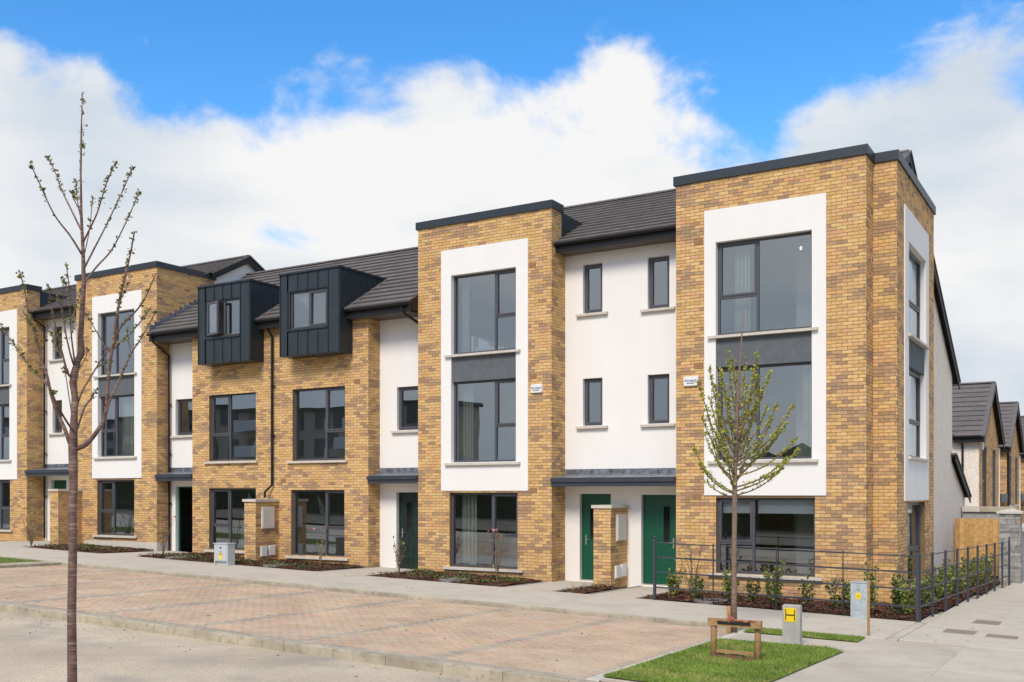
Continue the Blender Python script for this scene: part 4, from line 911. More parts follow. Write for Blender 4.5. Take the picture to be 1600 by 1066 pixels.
def stone_pier(x0, x1, y0, y1, z1):
    e = thing('stone_pier', 'tall grey stone pier with pale cap at the end of the railing', 'stone pier', ((x0 + x1) / 2, (y0 + y1) / 2, G(x0, y0)))
    zb = G(x0, y0) - 0.1; mb = MB(); mb.box(x0 + 0.01, x1 - 0.01, y0 + 0.01, y1, zb, z1); co = mb.build('mortar_core', M_KERBD, e)
    for f, a, b in ((Face('F', y0), x0, x1), (Face('E', x1), y0, y1)):
        z = zb
        while z < z1 - 0.02:
            h = random.choice((0.06, 0.08, 0.11, 0.14)); zt = min(z + h, z1); u = a
            while u < b - 0.01:
                w = random.uniform(0.14, 0.34); ue = min(u + w, b); ue = b if b - ue < 0.08 else ue
                t = MB(); f.box(t, u + 0.004, ue - 0.004, z + 0.004, zt - 0.004, -0.02, random.uniform(0.0, 0.012), random.choice(STN)); t.build('stone', M_STONE, co); u = ue
            z = zt
    t = MB(); c = (0.5, 0.48, 0.44)
    t.box(x0 - 0.06, x1 + 0.06, y0 - 0.06, y1 + 0.06, z1, z1 + 0.06); t.hexa([(x0 - 0.06, y0 - 0.06, z1 + 0.06), (x1 + 0.06, y0 - 0.06, z1 + 0.06), (x1 + 0.06, y1 + 0.06, z1 + 0.06), (x0 - 0.06, y1 + 0.06, z1 + 0.06), (x0 + 0.2, y0 + 0.2, z1 + 0.13), (x1 - 0.2, y0 + 0.2, z1 + 0.13), (x1 - 0.2, y1 - 0.2, z1 + 0.13), (x0 + 0.2, y1 - 0.2, z1 + 0.13)]); t.build('cap', M_SILL, e)
stone_pier(1.55, 2.10, 10.2, 10.75, 1.80)
e = thing('boundary_wall', 'grey pebble-dashed boundary wall running off behind the stone pier', 'wall', (1.9, 18, -0.3))
t = MB(); t.box(1.84, 2.10, 10.77, 22.0, -0.8, 1.28); t.build('pebbled_wall', M_PEB, e); t = MB(); t.box(1.78, 2.16, 10.77, 22.0, 1.28, 1.38); t.build('wall_cap', M_SILL, e)
e = thing('garden_wall', 'low block wall with pale coping just above the timber screen', 'wall', (0.7, 14.5, -0.2))
t = MB(); t.box(0.1, 1.70, 14.2, 14.4, -0.6, 1.78); t.build('block_wall', M_PEB, e)
for k in range(3):
    t = MB(); t.box(0.08 + k * 0.54, 0.08 + k * 0.54 + 0.535, 14.12, 14.48, 1.78, 1.95); t.build('coping_stone', M_KERB if k else M_SILL, e)
e = thing('timber_screen', 'brown vertical-board timber screen between the gable wall and the stone pier', 'timber fence', (0.8, 12.3, G(0.8, 12.3)))
n = 11; FB = Face('F', 12.35)
for k in range(n):
    a = 0.10 + k * 0.135; c = random.choice([(0.50, 0.295, 0.105), (0.55, 0.33, 0.125), (0.45, 0.26, 0.09), (0.58, 0.36, 0.145)])
    t = MB(); FB.box(t, a + 0.003, a + 0.132, G(a, 12.3) - 0.05, 1.60 + random.uniform(-0.012, 0.012), -0.02, random.uniform(0, 0.006), c, True); t.build('board', M_FENCEW, e)
for z in (0.2, 1.3):
    t = MB(); FB.box(t, 0.1, 1.58, z, z + 0.09, -0.07, -0.021, (0.33, 0.19, 0.07), True); t.build('cross_rail', M_FENCEW, e)

# ================================================================== PLANTING BEDS
def bed(name, poly_rects, label, chips=1500):
    """mounded bark mulch over rectangles (x0,x1,y0,y1)"""
    mb = MB()
    for (x0, x1, y0, y1) in poly_rects:
        nx, ny = max(4, int((x1 - x0) / 0.14)), max(4, int((y1 - y0) / 0.14))
        def hz(i, j):
            x, y = x0 + (x1 - x0) * i / nx, y0 + (y1 - y0) * j / ny
            ed = min(i, nx - i, 1.5) / 1.5 * 0.5 + min(j, 1.5) / 1.5 * 0.5
            return (x, y, G(x, y) - 0.012 + 0.05 * ed + 0.05 * noise.noise(Vector((x * 3, y * 3, 1))) * ed + 0.025 * noise.noise(Vector((x * 9, y * 9, 4))) * ed)
        for i in range(nx):
            for j in range(ny):
                c = jit((0.085, 0.042, 0.026), 0.3); mb.quad([hz(i, j), hz(i + 1, j), hz(i + 1, j + 1), hz(i, j + 1)], c)
        for k in range(int(chips * (x1 - x0) * (y1 - y0) / 8)):
            x, y = random.uniform(x0 + .02, x1 - .02), random.uniform(y0 - 0.02, y1 - .02); z = G(x, y) + random.uniform(0.02, 0.06)
            a = random.uniform(0, math.pi); l, w = random.uniform(0.02, 0.05), random.uniform(0.006, 0.014); ca, sa = math.cos(a), math.sin(a); q = random.uniform(-0.02, 0.02)
            c = jit(random.choice([(0.13, 0.06, 0.035), (0.075, 0.036, 0.023), (0.19, 0.095, 0.055), (0.05, 0.028, 0.02)]), 0.25)
            mb.quad([(x - l * ca - w * sa, y - l * sa + w * ca, z - q), (x + l * ca - w * sa, y + l * sa + w * ca, z + q), (x + l * ca + w * sa, y + l * sa - w * ca, z + q + 0.008), (x - l * ca + w * sa, y - l * sa - w * ca, z - q + 0.008)], c)
    o = mb.build(name, M_MULCH); o['kind'] = 'stuff'; o['label'] = label; o['category'] = 'mulch'; return o
bed('bark_mulch', [(-4.15, 1.33, -2.10, 0.0), (0.0, 1.36, 0.0, 0.7), (0.48, 1.45, 0.7, 5.6), (0.05, 1.6, 5.6, 12.2)], 'dark bark mulch in the bed behind the railing', 2600)
bed('bark_mulch', [(-11.55, -7.75, -2.10, 0.0)], 'bark mulch bed under the curtained ground floor window')
bed('bark_mulch', [(-6.13, -5.55, -2.10, -0.25)], 'small strip of mulch in front of the meter pier')
bed('bark_mulch', [(-16.66, -13.4, -2.15, 0.0), (-20.3, -17.1, -2.15, 0.0), (-17.1, -16.66, -2.15, -0.9)], 'bark mulch bed in front of the lower houses')
bed('bark_mulch', [(-25.7, -22.05, -2.15, 0.0)], 'bark mulch bed below the left tower house')
LG = [(0.17, 0.215, 0.04), (0.22, 0.26, 0.05), (0.12, 0.16, 0.034), (0.27, 0.29, 0.075)]
LD = [(0.05, 0.075, 0.02), (0.075, 0.11, 0.026), (0.11, 0.15, 0.033), (0.16, 0.19, 0.05)]
LY = [(0.37, 0.37, 0.045), (0.31, 0.33, 0.04), (0.44, 0.42, 0.07), (0.25, 0.28, 0.035)]
def leaf(mb, p, size, pal, up=0.3, asp=0.45):
    d = Vector((random.gauss(0, 1), random.gauss(0, 1), random.gauss(up, 0.6))).normalized(); s = d.cross(Vector((random.gauss(0, 1), random.gauss(0, 1), random.gauss(0, 1)))).normalized()
    n = d.cross(s); l = size * random.uniform(0.7, 1.25); w = l * asp; c = jit(random.choice(pal), 0.2); p = Vector(p); m = p + d * l * 0.5
    mb.quad([p, m + s * w - n * w * 0.35, p + d * l, m - n * 0.0], c); mb.quad([p, m, p + d * l, m - s * w - n * w * 0.35], c)
def shrub(x, y, h, w, label, pal=LD, stems=7, leaves=220, size=0.06, group='shrubs behind the railing'):
    z = G(x, y) + 0.02; e = thing('shrub', label, 'shrub', (x, y, z), group); st = MB(); lf = MB()
    for k in range(stems):
        a = random.uniform(0, 6.28); r = random.uniform(0.2, 1.0) * w / 2; top = Vector((x + r * math.cos(a), y + r * math.sin(a), z + h * random.uniform(0.65, 1.0))); b = Vector((x + 0.03 * math.cos(a), y + 0.03 * math.sin(a), z - 0.03))
        mid = b.lerp(top, 0.5) + Vector((r * 0.15 * math.cos(a), r * 0.15 * math.sin(a), -0.03)); st.tube([b, mid, top], [0.007, 0.005, 0.003], 4)
        for q in range(leaves // stems):
            t = random.uniform(0.12, 1.03) ** 0.8; p = b.lerp(mid, t * 2) if t < 0.5 else mid.lerp(top, t * 2 - 1)
            leaf(lf, p + Vector((random.gauss(0, 0.022), random.gauss(0, 0.022), random.gauss(0, 0.02))), size, pal)
    st.build('stem', M_TWIG, e); lf.build('foliage', M_LEAF, e, stuff=True); return e
ords = ['first', 'second', 'third', 'fourth', 'fifth', 'sixth', 'seventh', 'eighth', 'ninth', 'tenth', 'eleventh', 'twelfth']
fr = [(-3.75, 0.62, 0.42, LG, 190), (-3.05, 0.55, 0.35, LD, 120), (-2.55, 0.62, 0.5, LG, 200), (-2.02, 0.52, 0.35, LD, 110), (-1.45, 0.86, 0.42, LG, 330), (-0.85, 0.66, 0.3, LD, 90), (-0.28, 0.60, 0.4, LD, 130), (0.12, 0.62, 0.45, LG, 170), (0.42, 1.06, 0.25, LG, 120), (0.86, 0.78, 0.34, LD, 170), (1.12, 0.72, 0.4, LG, 190)]
for k, (x, h, w, pal, n) in enumerate(fr): shrub(x, -1.45 + random.uniform(-0.25, 0.35), h, w, '%s leafy shrub from the left behind the front railing' % ords[k], pal, 8, int(n * 1.7), 0.066)
sdn = [(1.2, 0.1, 0.75), (1.25, 1.0, 0.85), (1.2, 2.0, 0.9), (1.3, 3.0, 0.95), (1.3, 4.0, 0.95), (1.35, 5.0, 1.0), (1.4, 6.0, 1.0), (1.45, 7.0, 1.05), (1.5, 8.0, 1.05), (1.5, 9.0, 1.05)]
for k, (x, y, h) in enumerate(sdn): shrub(x - 0.15, y, h * 0.84, 0.66, '%s green shrub from the corner behind the side railing' % ords[k], LG if k % 2 else LD, 11, 320, 0.068, 'shrubs behind the side railing')
def bare_shrub(x, y, h, label, n=7, buds=True, green=20):
    z = G(x, y); e = thing('bare_shrub', label, 'shrub', (x, y, z), 'thin leafless shrubs'); st = MB(); bd = MB()
    for k in range(n):
        a = random.uniform(0, 6.28); sp = random.uniform(0.08, 0.32) * h; hh = h * 1.12 * random.uniform(0.55, 1.0); b = Vector((x, y, z)); pts = [b]
        for q in range(1, 5):
            t = q / 4; pts.append(b + Vector((sp * t ** 1.3 * math.cos(a) + random.gauss(0, 0.012), sp * t ** 1.3 * math.sin(a) + random.gauss(0, 0.012), hh * t)))
        st.tube(pts, [0.012, 0.010, 0.008, 0.006, 0.004], 4)
        for q in range(4):
            p = pts[random.randint(1, 3)]; d = Vector((random.gauss(0, 0.06), random.gauss(0, 0.06), random.uniform(0.05, 0.14))); st.tube([p, p + d], [0.005, 0.003], 3, cap=False)
            for i in range(2): leaf(bd, p + d, 0.045, LG if random.random() < 0.7 else [(0.28, 0.09, 0.10)], 0.8)
        leaf(bd, pts[-1], 0.075, [(0.42, 0.12, 0.16), (0.35, 0.14, 0.13)] if buds else LG, 1.0)
    st.build('twig', M_TWIG, e); bd.build('bud', M_LEAF, e, stuff=True)
bare_shrub(-8.35, -1.15, 1.25, 'thin bare shrub with pink buds before the curtained ground floor window', 6)
bare_shrub(-11.35, -1.1, 1.05, 'thin bare shrub at the left end of the curtained window bed', 7, False)
bare_shrub(-13.95, -1.2, 1.0, 'thin bare shrub below the right lower house window', 4, True)
bare_shrub(-20.1, -1.3, 1.35, 'thin bare shrub beside the open front door', 6, True)
bare_shrub(-25.95, -1.75, 1.0, 'bare twiggy shrub beside the far left pier', 9, False)
bare_shrub(-3.35, -1.2, 1.15, 'bare twiggy shrub behind the left end of the railing', 9, False)
def ground_cover(rects, n, label, pal, size=0.045, hgt=0.05):
    mb = MB()
    for (x0, x1, y0, y1) in rects:
        for k in range(int(n * (x1 - x0) * (y1 - y0))):
            x, y = random.uniform(x0, x1), random.uniform(y0, y1)
            if noise.noise(Vector((x * 2.2, y * 2.2, 8))) < 0.06: continue
            leaf(mb, (x, y, G(x, y) + 0.03 + random.uniform(0, hgt)), size, pal, 0.6)
    o = mb.build('ground_cover', M_LEAF); o['kind'] = 'stuff'; o['label'] = label; o['category'] = 'plants'
ground_cover([(-11.5, -7.8, -2.0, -0.1), (-20.2, -13.5, -2.0, -1.0), (-25.6, -22.2, -1.9, -0.2)], 300, 'low creeping plants dotted over the mulch beds', LD)
def tuft(x, y, label):
    mb = MB(); z = G(x, y)
    for k in range(26):
        a = random.uniform(0, 6.28); d = Vector((math.cos(a) * 0.06, math.sin(a) * 0.06, random.uniform(0.12, 0.26))); b = Vector((x + random.gauss(0, 0.02), y + random.gauss(0, 0.02), z)); s = Vector((-math.sin(a), math.cos(a), 0)) * 0.004
        mb.quad([b - s, b + s, b + d], jit((0.36, 0.26, 0.12), 0.25))
    tag(mb.build('dry_grass_tuft', M_LEAF), label, 'grass tuft', 'dry grass tufts')
for k, y in enumerate((-1.85, -1.35, -0.9, -0.55)): tuft(-5.9, y, '%s dry straw grass tuft from the pavement before the meter pier' % ords[k])
def round_cover(x, y, r, label):
    mb = MB(); z = G(x, y) + 0.03; n = 28
    for (ra, rb, za, zb) in ((r, r, -0.05, 0.03), (r, r - 0.05, 0.03, 0.035), (r - 0.05, r - 0.055, 0.035, 0.022)):
        for k in range(n):
            t0, t1 = 6.2832 * k / n, 6.2832 * (k + 1) / n
            mb.quad([(x + ra * math.cos(t0), y + ra * math.sin(t0), z + za), (x + ra * math.cos(t1), y + ra * math.sin(t1), z + za), (x + rb * math.cos(t1), y + rb * math.sin(t1), z + zb), (x + rb * math.cos(t0), y + rb * math.sin(t0), z + zb)])
    mb.quad([(x + (r - 0.055) * math.cos(6.2832 * k / n), y + (r - 0.055) * math.sin(6.2832 * k / n), z + 0.022) for k in range(n)])
    mb.box(x - 0.05, x + 0.05, y - 0.008, y + 0.008, z + 0.022, z + 0.026)
    tag(mb.build('inspection_cover', M_KERBD), label, 'manhole cover', 'round concrete covers in the beds')
round_cover(-2.75, -1.75, 0.36, 'round concrete cover in the mulch behind the railing')
round_cover(-9.2, -1.75, 0.36, 'round concrete cover in the mulch under the curtained window')
round_cover(-15.0, -1.8, 0.34, 'round concrete cover in the bed of the right lower house')
round_cover(-18.9, -1.8, 0.34, 'round concrete cover left of the grey cabinet')

# ================================================================== GRASS
def grass(name, poly, label, dens=6200, h=0.032, dz=-0.005):
    xs = [p[0] for p in poly]; ys = [p[1] for p in poly]
    def inside(x, y):
        r = False; j = len(poly) - 1
        for i in range(len(poly)):
            if (poly[i][1] > y) != (poly[j][1] > y) and x < (poly[j][0] - poly[i][0]) * (y - poly[i][1]) / (poly[j][1] - poly[i][1]) + poly[i][0]: r = not r
            j = i
        return r
    mb = MB(); mb.quad([(p[0], p[1], G(*p) + dz) for p in poly]); base = mb.build('turf', M_TURF); base['kind'] = 'stuff'; base['label'] = label + ', soil and thatch'; base['category'] = 'grass'
    mb = MB(); area = (max(xs) - min(xs)) * (max(ys) - min(ys))
    for k in range(int(dens * area)):
        x, y = random.uniform(min(xs), max(xs)), random.uniform(min(ys), max(ys))
        if not inside(x, y): continue
        n = noise.noise(Vector((x * 1.4, y * 1.4, 3))) + 0.5 * noise.noise(Vector((x * 5, y * 5, 3))); a = random.uniform(0, 6.28); hh = h * random.uniform(0.5, 1.3); w = 0.0035
        d = Vector((math.cos(a) * hh * 0.5 + random.gauss(0, .01), math.sin(a) * hh * 0.5, hh)); s = Vector((-math.sin(a) * w, math.cos(a) * w, 0)); b = Vector((x, y, G(x, y) + dz))
        c = (0.215, 0.295, 0.05) if n > 0.15 else ((0.175, 0.255, 0.04) if n > -0.25 else (0.27, 0.305, 0.075))
        if random.random() < 0.05: c = (0.27, 0.23, 0.09)
        mb.quad([b - s, b + s, b + d], jit(c, 0.25))
    o = mb.build(name, M_GRASS); o['kind'] = 'stuff'; o['label'] = label; o['category'] = 'grass'
grass('lawn_grass', [(-0.74, -10.95), (-0.74, -6.86), (0.2, -6.72), (0.85, -6.62), (1.12, -6.85), (1.10, -7.3), (1.0, -10.0), (0.85, -10.95)], 'short green lawn around the tree frame')
grass('lawn_grass', [(-0.74, -5.75), (-0.74, -5.1), (1.04, -5.02), (1.06, -5.66)], 'narrow green grass strip behind the marker post')
grass('lawn_grass', [(-34, -7.2), (-34, -5.2), (-20.2, -5.2), (-20.0, -7.2)], 'strip of lawn at the far left end of the parking bay', 700, 0.05)
kerb('edging_kerb', -20.1, -19.5, -7.3, -5.13, -0.0, 0.12, 0.915, 'y')
mb = MB(); patch(mb, -40, -19.5, -11.03, -7.2, -0.085, 6, 2); struct(mb.build('parking_paving', M_CONC))
# ================================================================== STREET FURNITURE
def railing_post(x, y, h, r, ball, parent, flat=True):
    z = G(x, y); mb = MB()
    if ball:
        mb.box(x - r, x + r, y - r, y + r, z - 0.05, z + h - 0.05)
        for k in range(4):
            a0, a1 = -1.2 + k * 0.69, -1.2 + (k + 1) * 0.69
            mb.tube([(x, y, z + h - 0.015 + r * 1.1 * math.sin(a0)), (x, y, z + h - 0.015 + r * 1.1 * math.sin(a1))], [r * 1.1 * math.cos(a0), max(0.002, r * 1.1 * math.cos(a1))], 8, cap=k in (0, 3))
    elif flat == 'x': mb.box(x - 0.024, x + 0.024, y - 0.006, y + 0.006, z - 0.05, z + h)
    else: mb.box(x - 0.006, x + 0.006, y - 0.024, y + 0.024, z - 0.05, z + h)
    return mb.build('post', M_RAIL, parent)
def railing(pts_posts, heights, label, flat):
    e = thing('estate_railing', label, 'railing', (pts_posts[0][0], pts_posts[0][1], G(*pts_posts[0][:2])), 'dark metal railings round the corner bed')
    for k, (x, y, ball) in enumerate(pts_posts):
        railing_post(x, y, 1.33 if ball else 1.24, 0.026, ball, e, flat)
    for h in heights:
        for k in range(len(pts_posts) - 1):
            a, b = pts_posts[k], pts_posts[k + 1]; mb = MB(); r = 0.010 if h > 1.1 else 0.0
            A, B = Vector((a[0], a[1], G(a[0], a[1]) + h)), Vector((b[0], b[1], G(b[0], b[1]) + h))
            if h > 1.1: mb.tube([A, B], 0.011, 6)
            else:
                d = (B - A).normalized(); s = Vector((-d.y, d.x, 0)) * 0.005; u = Vector((0, 0, 0.016)); mb.hexa([A - s - u, B - s - u, B + s - u, A + s - u, A - s + u, B - s + u, B + s + u, A + s + u])
            mb.build('rail', M_RAIL, e)
    return e
HT = (1.20, 0.90, 0.59, 0.27)
railing([(-3.83, -2.13, True), (-2.55, -2.13, False), (-1.25, -2.14, False), (0.03, -2.15, False), (1.36, -2.16, True)], HT, 'dark metal railing along the front of the corner bed', 'y')
sp = []
for k in range(10):
    y = -2.16 + (9.1 + 2.16) * k / 9.0; sp.append((1.37 + 0.048 * (y + 2.16), y, k == 9))
sp[0] = (1.385, -2.10, False)
railing(sp, HT, 'dark metal railing running back along the side pavement', 'x')

def sign_triangle(f, u, z, s, d, parent):
    t = MB(); t.prism([f.p(u - s, z - s * 0.85, d), f.p(u + s, z - s * 0.85, d), f.p(u, z + s * 0.85, d)], Vector(f.p(0, 0, 0.002)) - Vector(f.p(0, 0, 0))); t.build('warning_triangle', M_INK, parent)
    q = s * 0.74; t = MB(); t.quad([f.p(u - q, z - q * 0.9, d + 0.004), f.p(u + q, z - q * 0.9, d + 0.004), f.p(u, z + q * 0.75, d + 0.004)]); t.build('warning_face', M_YEL, parent)
    t = MB(); t.quad([f.p(u + q * .1, z + q * .3, d + .006), f.p(u - q * .3, z - q * .25, d + .006), f.p(u, z - q * .2, d + .006)]); t.quad([f.p(u - q * .05, z - q * .1, d + .006), f.p(u + q * .25, z - q * .15, d + .006), f.p(u - q * .05, z - q * .7, d + .006)]); t.build('bolt_symbol', M_INK, parent)
# grey cabinet in front of the lower houses
e = thing('utility_cabinet', 'small pale grey electricity cabinet with yellow sticker before the lower houses', 'cabinet', (-16.35, -2.4, G(-16.35, -2.4)), 'utility cabinets'); z = G(-16.35, -2.4)
t = MB(); t.box(-16.62, -16.10, -2.48, -2.22, z + 0.10, z + 0.57); t.box(-16.62, -16.585, -2.48, -2.22, z - 0.03, z + 0.10); t.box(-16.135, -16.10, -2.48, -2.22, z - 0.03, z + 0.10); t.box(-16.585, -16.135, -2.42, -2.22, z - 0.03, z + 0.10); t.build('casing', M_GALVD, e)
t = MB(); t.box(-16.64, -16.08, -2.50, -2.20, z + 0.571, z + 0.592); t.build('lid', M_GALVD, e)
t = MB(); t.box(-16.585, -16.135, -2.488, -2.481, z + 0.13, z + 0.54); cdp = t.build('cabinet_door', M_GALVD, e)
FC = Face('F', -2.488); sign_triangle(FC, -16.37, z + 0.33, 0.065, 0.001, cdp)
t = MB(); FC.rect(t, -16.43, -16.31, z + 0.155, z + 0.265, 0.002); t.build('yellow_sticker', M_YEL, cdp); t = MB(); FC.rect(t, -16.41, -16.33, z + 0.45, z + 0.49, 0.002); t.build('nameplate', M_INK, cdp)
# galvanised cabinet by the railing
e = thing('utility_cabinet', 'taller galvanised electricity cabinet with yellow label in front of the railing', 'cabinet', (0.37, -2.2, G(0.37, -2.2)), 'utility cabinets'); z = G(0.37, -2.4)
t = MB(); t.box(0.22, 0.53, -2.38, -2.19, z - 0.03, z + 0.66); t.build('casing', M_GALV, e); t = MB(); t.box(0.205, 0.545, -2.395, -2.175, z + 0.661, z + 0.685); t.build('lid', M_GALV, e)
t = MB(); t.box(0.232, 0.518, -2.387, -2.381, z + 0.15, z + 0.65); cdp = t.build('cabinet_door', M_GALV, e); t = MB(); t.box(0.226, 0.524, -2.390, -2.381, z, z + 0.14); t.build('base_plate', M_GALV, e)
FC = Face('F', -2.387); t = MB(); FC.rect(t, 0.315, 0.405, z + 0.36, z + 0.475, 0.002); t.build('yellow_sticker', M_YEL, cdp); sign_triangle(FC, 0.36, z + 0.425, 0.033, 0.004, cdp)
t = MB(); t.tube([FC.p(0.36, z + 0.535, 0.0), FC.p(0.36, z + 0.535, 0.008)], 0.016, 10); t.build('lock', M_STEEL, cdp)
# hydrant marker
z = G(0.3, -6.6); e = thing('marker_post', 'square concrete post carrying a yellow plate with a black letter H', 'hydrant marker', (0.3, -6.55, z))
t = MB(); x0, x1, y0, y1 = 0.165, 0.43, -6.62, -6.50
t.hexa([(x0, y0, z - 0.1), (x1, y0, z - 0.1), (x1, y1, z - 0.1), (x0, y1, z - 0.1), (x0, y0, z + 0.565), (x1, y0, z + 0.565), (x1, y1, z + 0.565), (x0, y1, z + 0.565)], None, ('top',)); t.hexa([(x0, y0, z + 0.565), (x1, y0, z + 0.565), (x1, y1, z + 0.565), (x0, y1, z + 0.565), (x0 + 0.015, y0 + 0.015, z + 0.58), (x1 - 0.015, y0 + 0.015, z + 0.58), (x1 - 0.015, y1 - 0.015, z + 0.58), (x0 + 0.015, y1 - 0.015, z + 0.58)], None, ('bot',)); t.build('concrete_post', M_POST, e)
FH = Face('F', y0); t = MB(); FH.box(t, 0.198, 0.372, z + 0.325, z + 0.535, 0, 0.006); pl = t.build('yellow_plate', M_YEL, e)
t = MB()
for (a, b, c, d) in ((0.212, 0.226, 0.345, 0.515), (0.344, 0.358, 0.345, 0.515), (0.226, 0.344, 0.418, 0.438)): FH.rect(t, a, b, z + c, z + d, 0.0075)
t.build('letter_h', M_INK, pl)
# wooden peg
z = G(1.04, -4.8); t = MB(); t.hexa([(1.02, -4.80, z - 0.1), (1.058, -4.80, z - 0.1), (1.058, -4.77, z - 0.1), (1.02, -4.77, z - 0.1), (1.022, -4.80, z + 0.90), (1.06, -4.80, z + 0.90), (1.06, -4.77, z + 0.90), (1.022, -4.77, z + 0.90)]); tag(t.build('wooden_stake', M_WOOD), 'slim wooden stake upright at the end of the grass strip', 'stake')
# timber tree frame
e = thing('tree_frame', 'low timber tree guard frame of two posts and rails on the lawn', 'tree guard', (0.07, -8.5, G(0.07, -8.5)))
for (x, y) in ((-0.23, -8.52), (0.37, -8.47)):
    z = G(x, y); t = MB(); t.tube([(x, y, z - 0.15), (x, y, z + 0.30), (x + 0.003, y, z + 0.505)], [0.043, 0.042, 0.041], 10); t.build('post', M_WOOD, e, True)
z = G(0.07, -8.5)
t = MB(); t.box(-0.30, 0.44, -8.57, -8.50, z + 0.42, z + 0.52); t.build('top_rail', M_WOOD, e); t = MB(); t.box(-0.16, 0.30, -8.582, -8.572, z + 0.452, z + 0.492); t.build('rubber_strap', M_INK, e)
t = MB(); t.box(-0.19, 0.33, -8.53, -8.50, z + 0.05, z + 0.095); t.build('bottom_rail', M_WOOD, e)
t = MB(); pts = [(-0.02 + 0.05 * k + random.gauss(0, .008), -8.585 + random.gauss(0, .006), z + 0.535 + random.gauss(0, .012) - 0.004 * k) for k in range(9)]; t.tube(pts, 0.008, 5); t.tube([(-0.0, -8.585, z + 0.60), (0.02, -8.585, z + 0.53), (0.0, -8.585, z + 0.48), (0.07, -8.585, z + 0.55)], 0.009, 5); t.build('tie_rope', M_RED, e)
mb = MB()
for k in range(70):
    x, y = random.uniform(-0.2, 0.36), -8.55 + random.gauss(0, 0.07); zz = G(x, y) + random.uniform(0, 0.02); r = random.uniform(0.015, 0.045); c = jit((0.15, 0.085, 0.05), 0.3)
    mb.hexa([(x - r, y - r, zz - 0.02), (x + r, y - r * 0.7, zz - 0.02), (x + r * 0.8, y + r, zz - 0.02), (x - r * 0.7, y + r, zz - 0.02), (x - r * .5, y - r * .5, zz + r * 0.6), (x + r * .5, y - r * .4, zz + r * 0.6), (x + r * .4, y + r * .5, zz + r * .6), (x - r * .4, y + r * .5, zz + r * .6)], c)
o = mb.build('soil_clods', M_MULCH); o['kind'] = 'stuff'

# ================================================================== TREES
def tree_from(name, label, depth, trunk, branches, bark, pal, leafsize, perlen, spread, base_py, group):
    b = at_depth(trunk[0][0], trunk[0][1], depth); e = thing(name, label, 'tree', (b.x, b.y, G(b.x, b.y) - 0.1), group)
    s = depth / 1571.0
    pts = [at_depth(p[0], p[1], depth + 0.02 * math.sin(i * 1.7)) for i, p in enumerate(trunk)]
    t = MB(); t.tube(pts, [p[2] * s for p in trunk], 10); t.build('trunk', bark, e, True)
    br = MB(); lf = MB()
    for bi, (pl, r0, r1, lf0) in enumerate(branches):
        off = random.uniform(-spread, spread); n = len(pl); P = []
        for i, p in enumerate(pl):
            P.append(at_depth(p[0] + random.gauss(0, 0.6), p[1], depth + off * (i / (n - 1)) ** 0.9))
        # resample
        Q = []
        for i in range(n - 1):
            for q in range(4):
                u = q / 4; p0 = P[max(i - 1, 0)]; p1 = P[i]; p2 = P[i + 1]; p3 = P[min(i + 2, n - 1)]
                Q.append(0.5 * ((2 * p1) + (p2 - p0) * u + (2 * p0 - 5 * p1 + 4 * p2 - p3) * u * u + (3 * p1 - p0 - 3 * p2 + p3) * u ** 3))
        Q.append(P[-1]); N = len(Q); br.tube(Q, [(r0 + (r1 - r0) * (i / (N - 1)) ** 0.8) * s for i in range(N)], 6)
        L = sum((Q[i + 1] - Q[i]).length for i in range(N - 1)); cnt = int(L * perlen)
        for k in range(cnt):
            u = lf0 + (1.005 - lf0) * random.random() ** 0.75; x = min(u, 1.0) * (N - 1); i = min(int(x), N - 2); p = Q[i].lerp(Q[i + 1], x - i)
            for q in range(random.randint(2, 4)): leaf(lf, p + Vector((random.gauss(0, leafsize * 0.3), random.gauss(0, leafsize * 0.3), random.gauss(0, leafsize * 0.2))), leafsize, pal, 0.5, 0.36)
    br.build('branch', bark if bark is M_BARK else M_TWIG, e, True); lf.build('crown', M_LEAF, e, stuff=True); return e
DT = 8.5
trunk = [(113, 1190, 8.4), (113, 1066, 7.3), (112, 960, 6.7), (114, 850, 6.3), (113, 800, 6.6), (115, 760, 6.2), (114, 700, 6.9), (116, 650, 5.2), (117, 620, 5.0), (114, 598, 5.7), (116, 585, 5.9), (121, 566, 4.5), (127, 552, 5.4), (126, 526, 4.1), (128, 490, 3.9), (131, 445, 3.4), (130, 400, 2.8), (127, 335, 2.0), (126, 265, 1.45), (127, 200, 1.05), (129, 145, 0.6)]
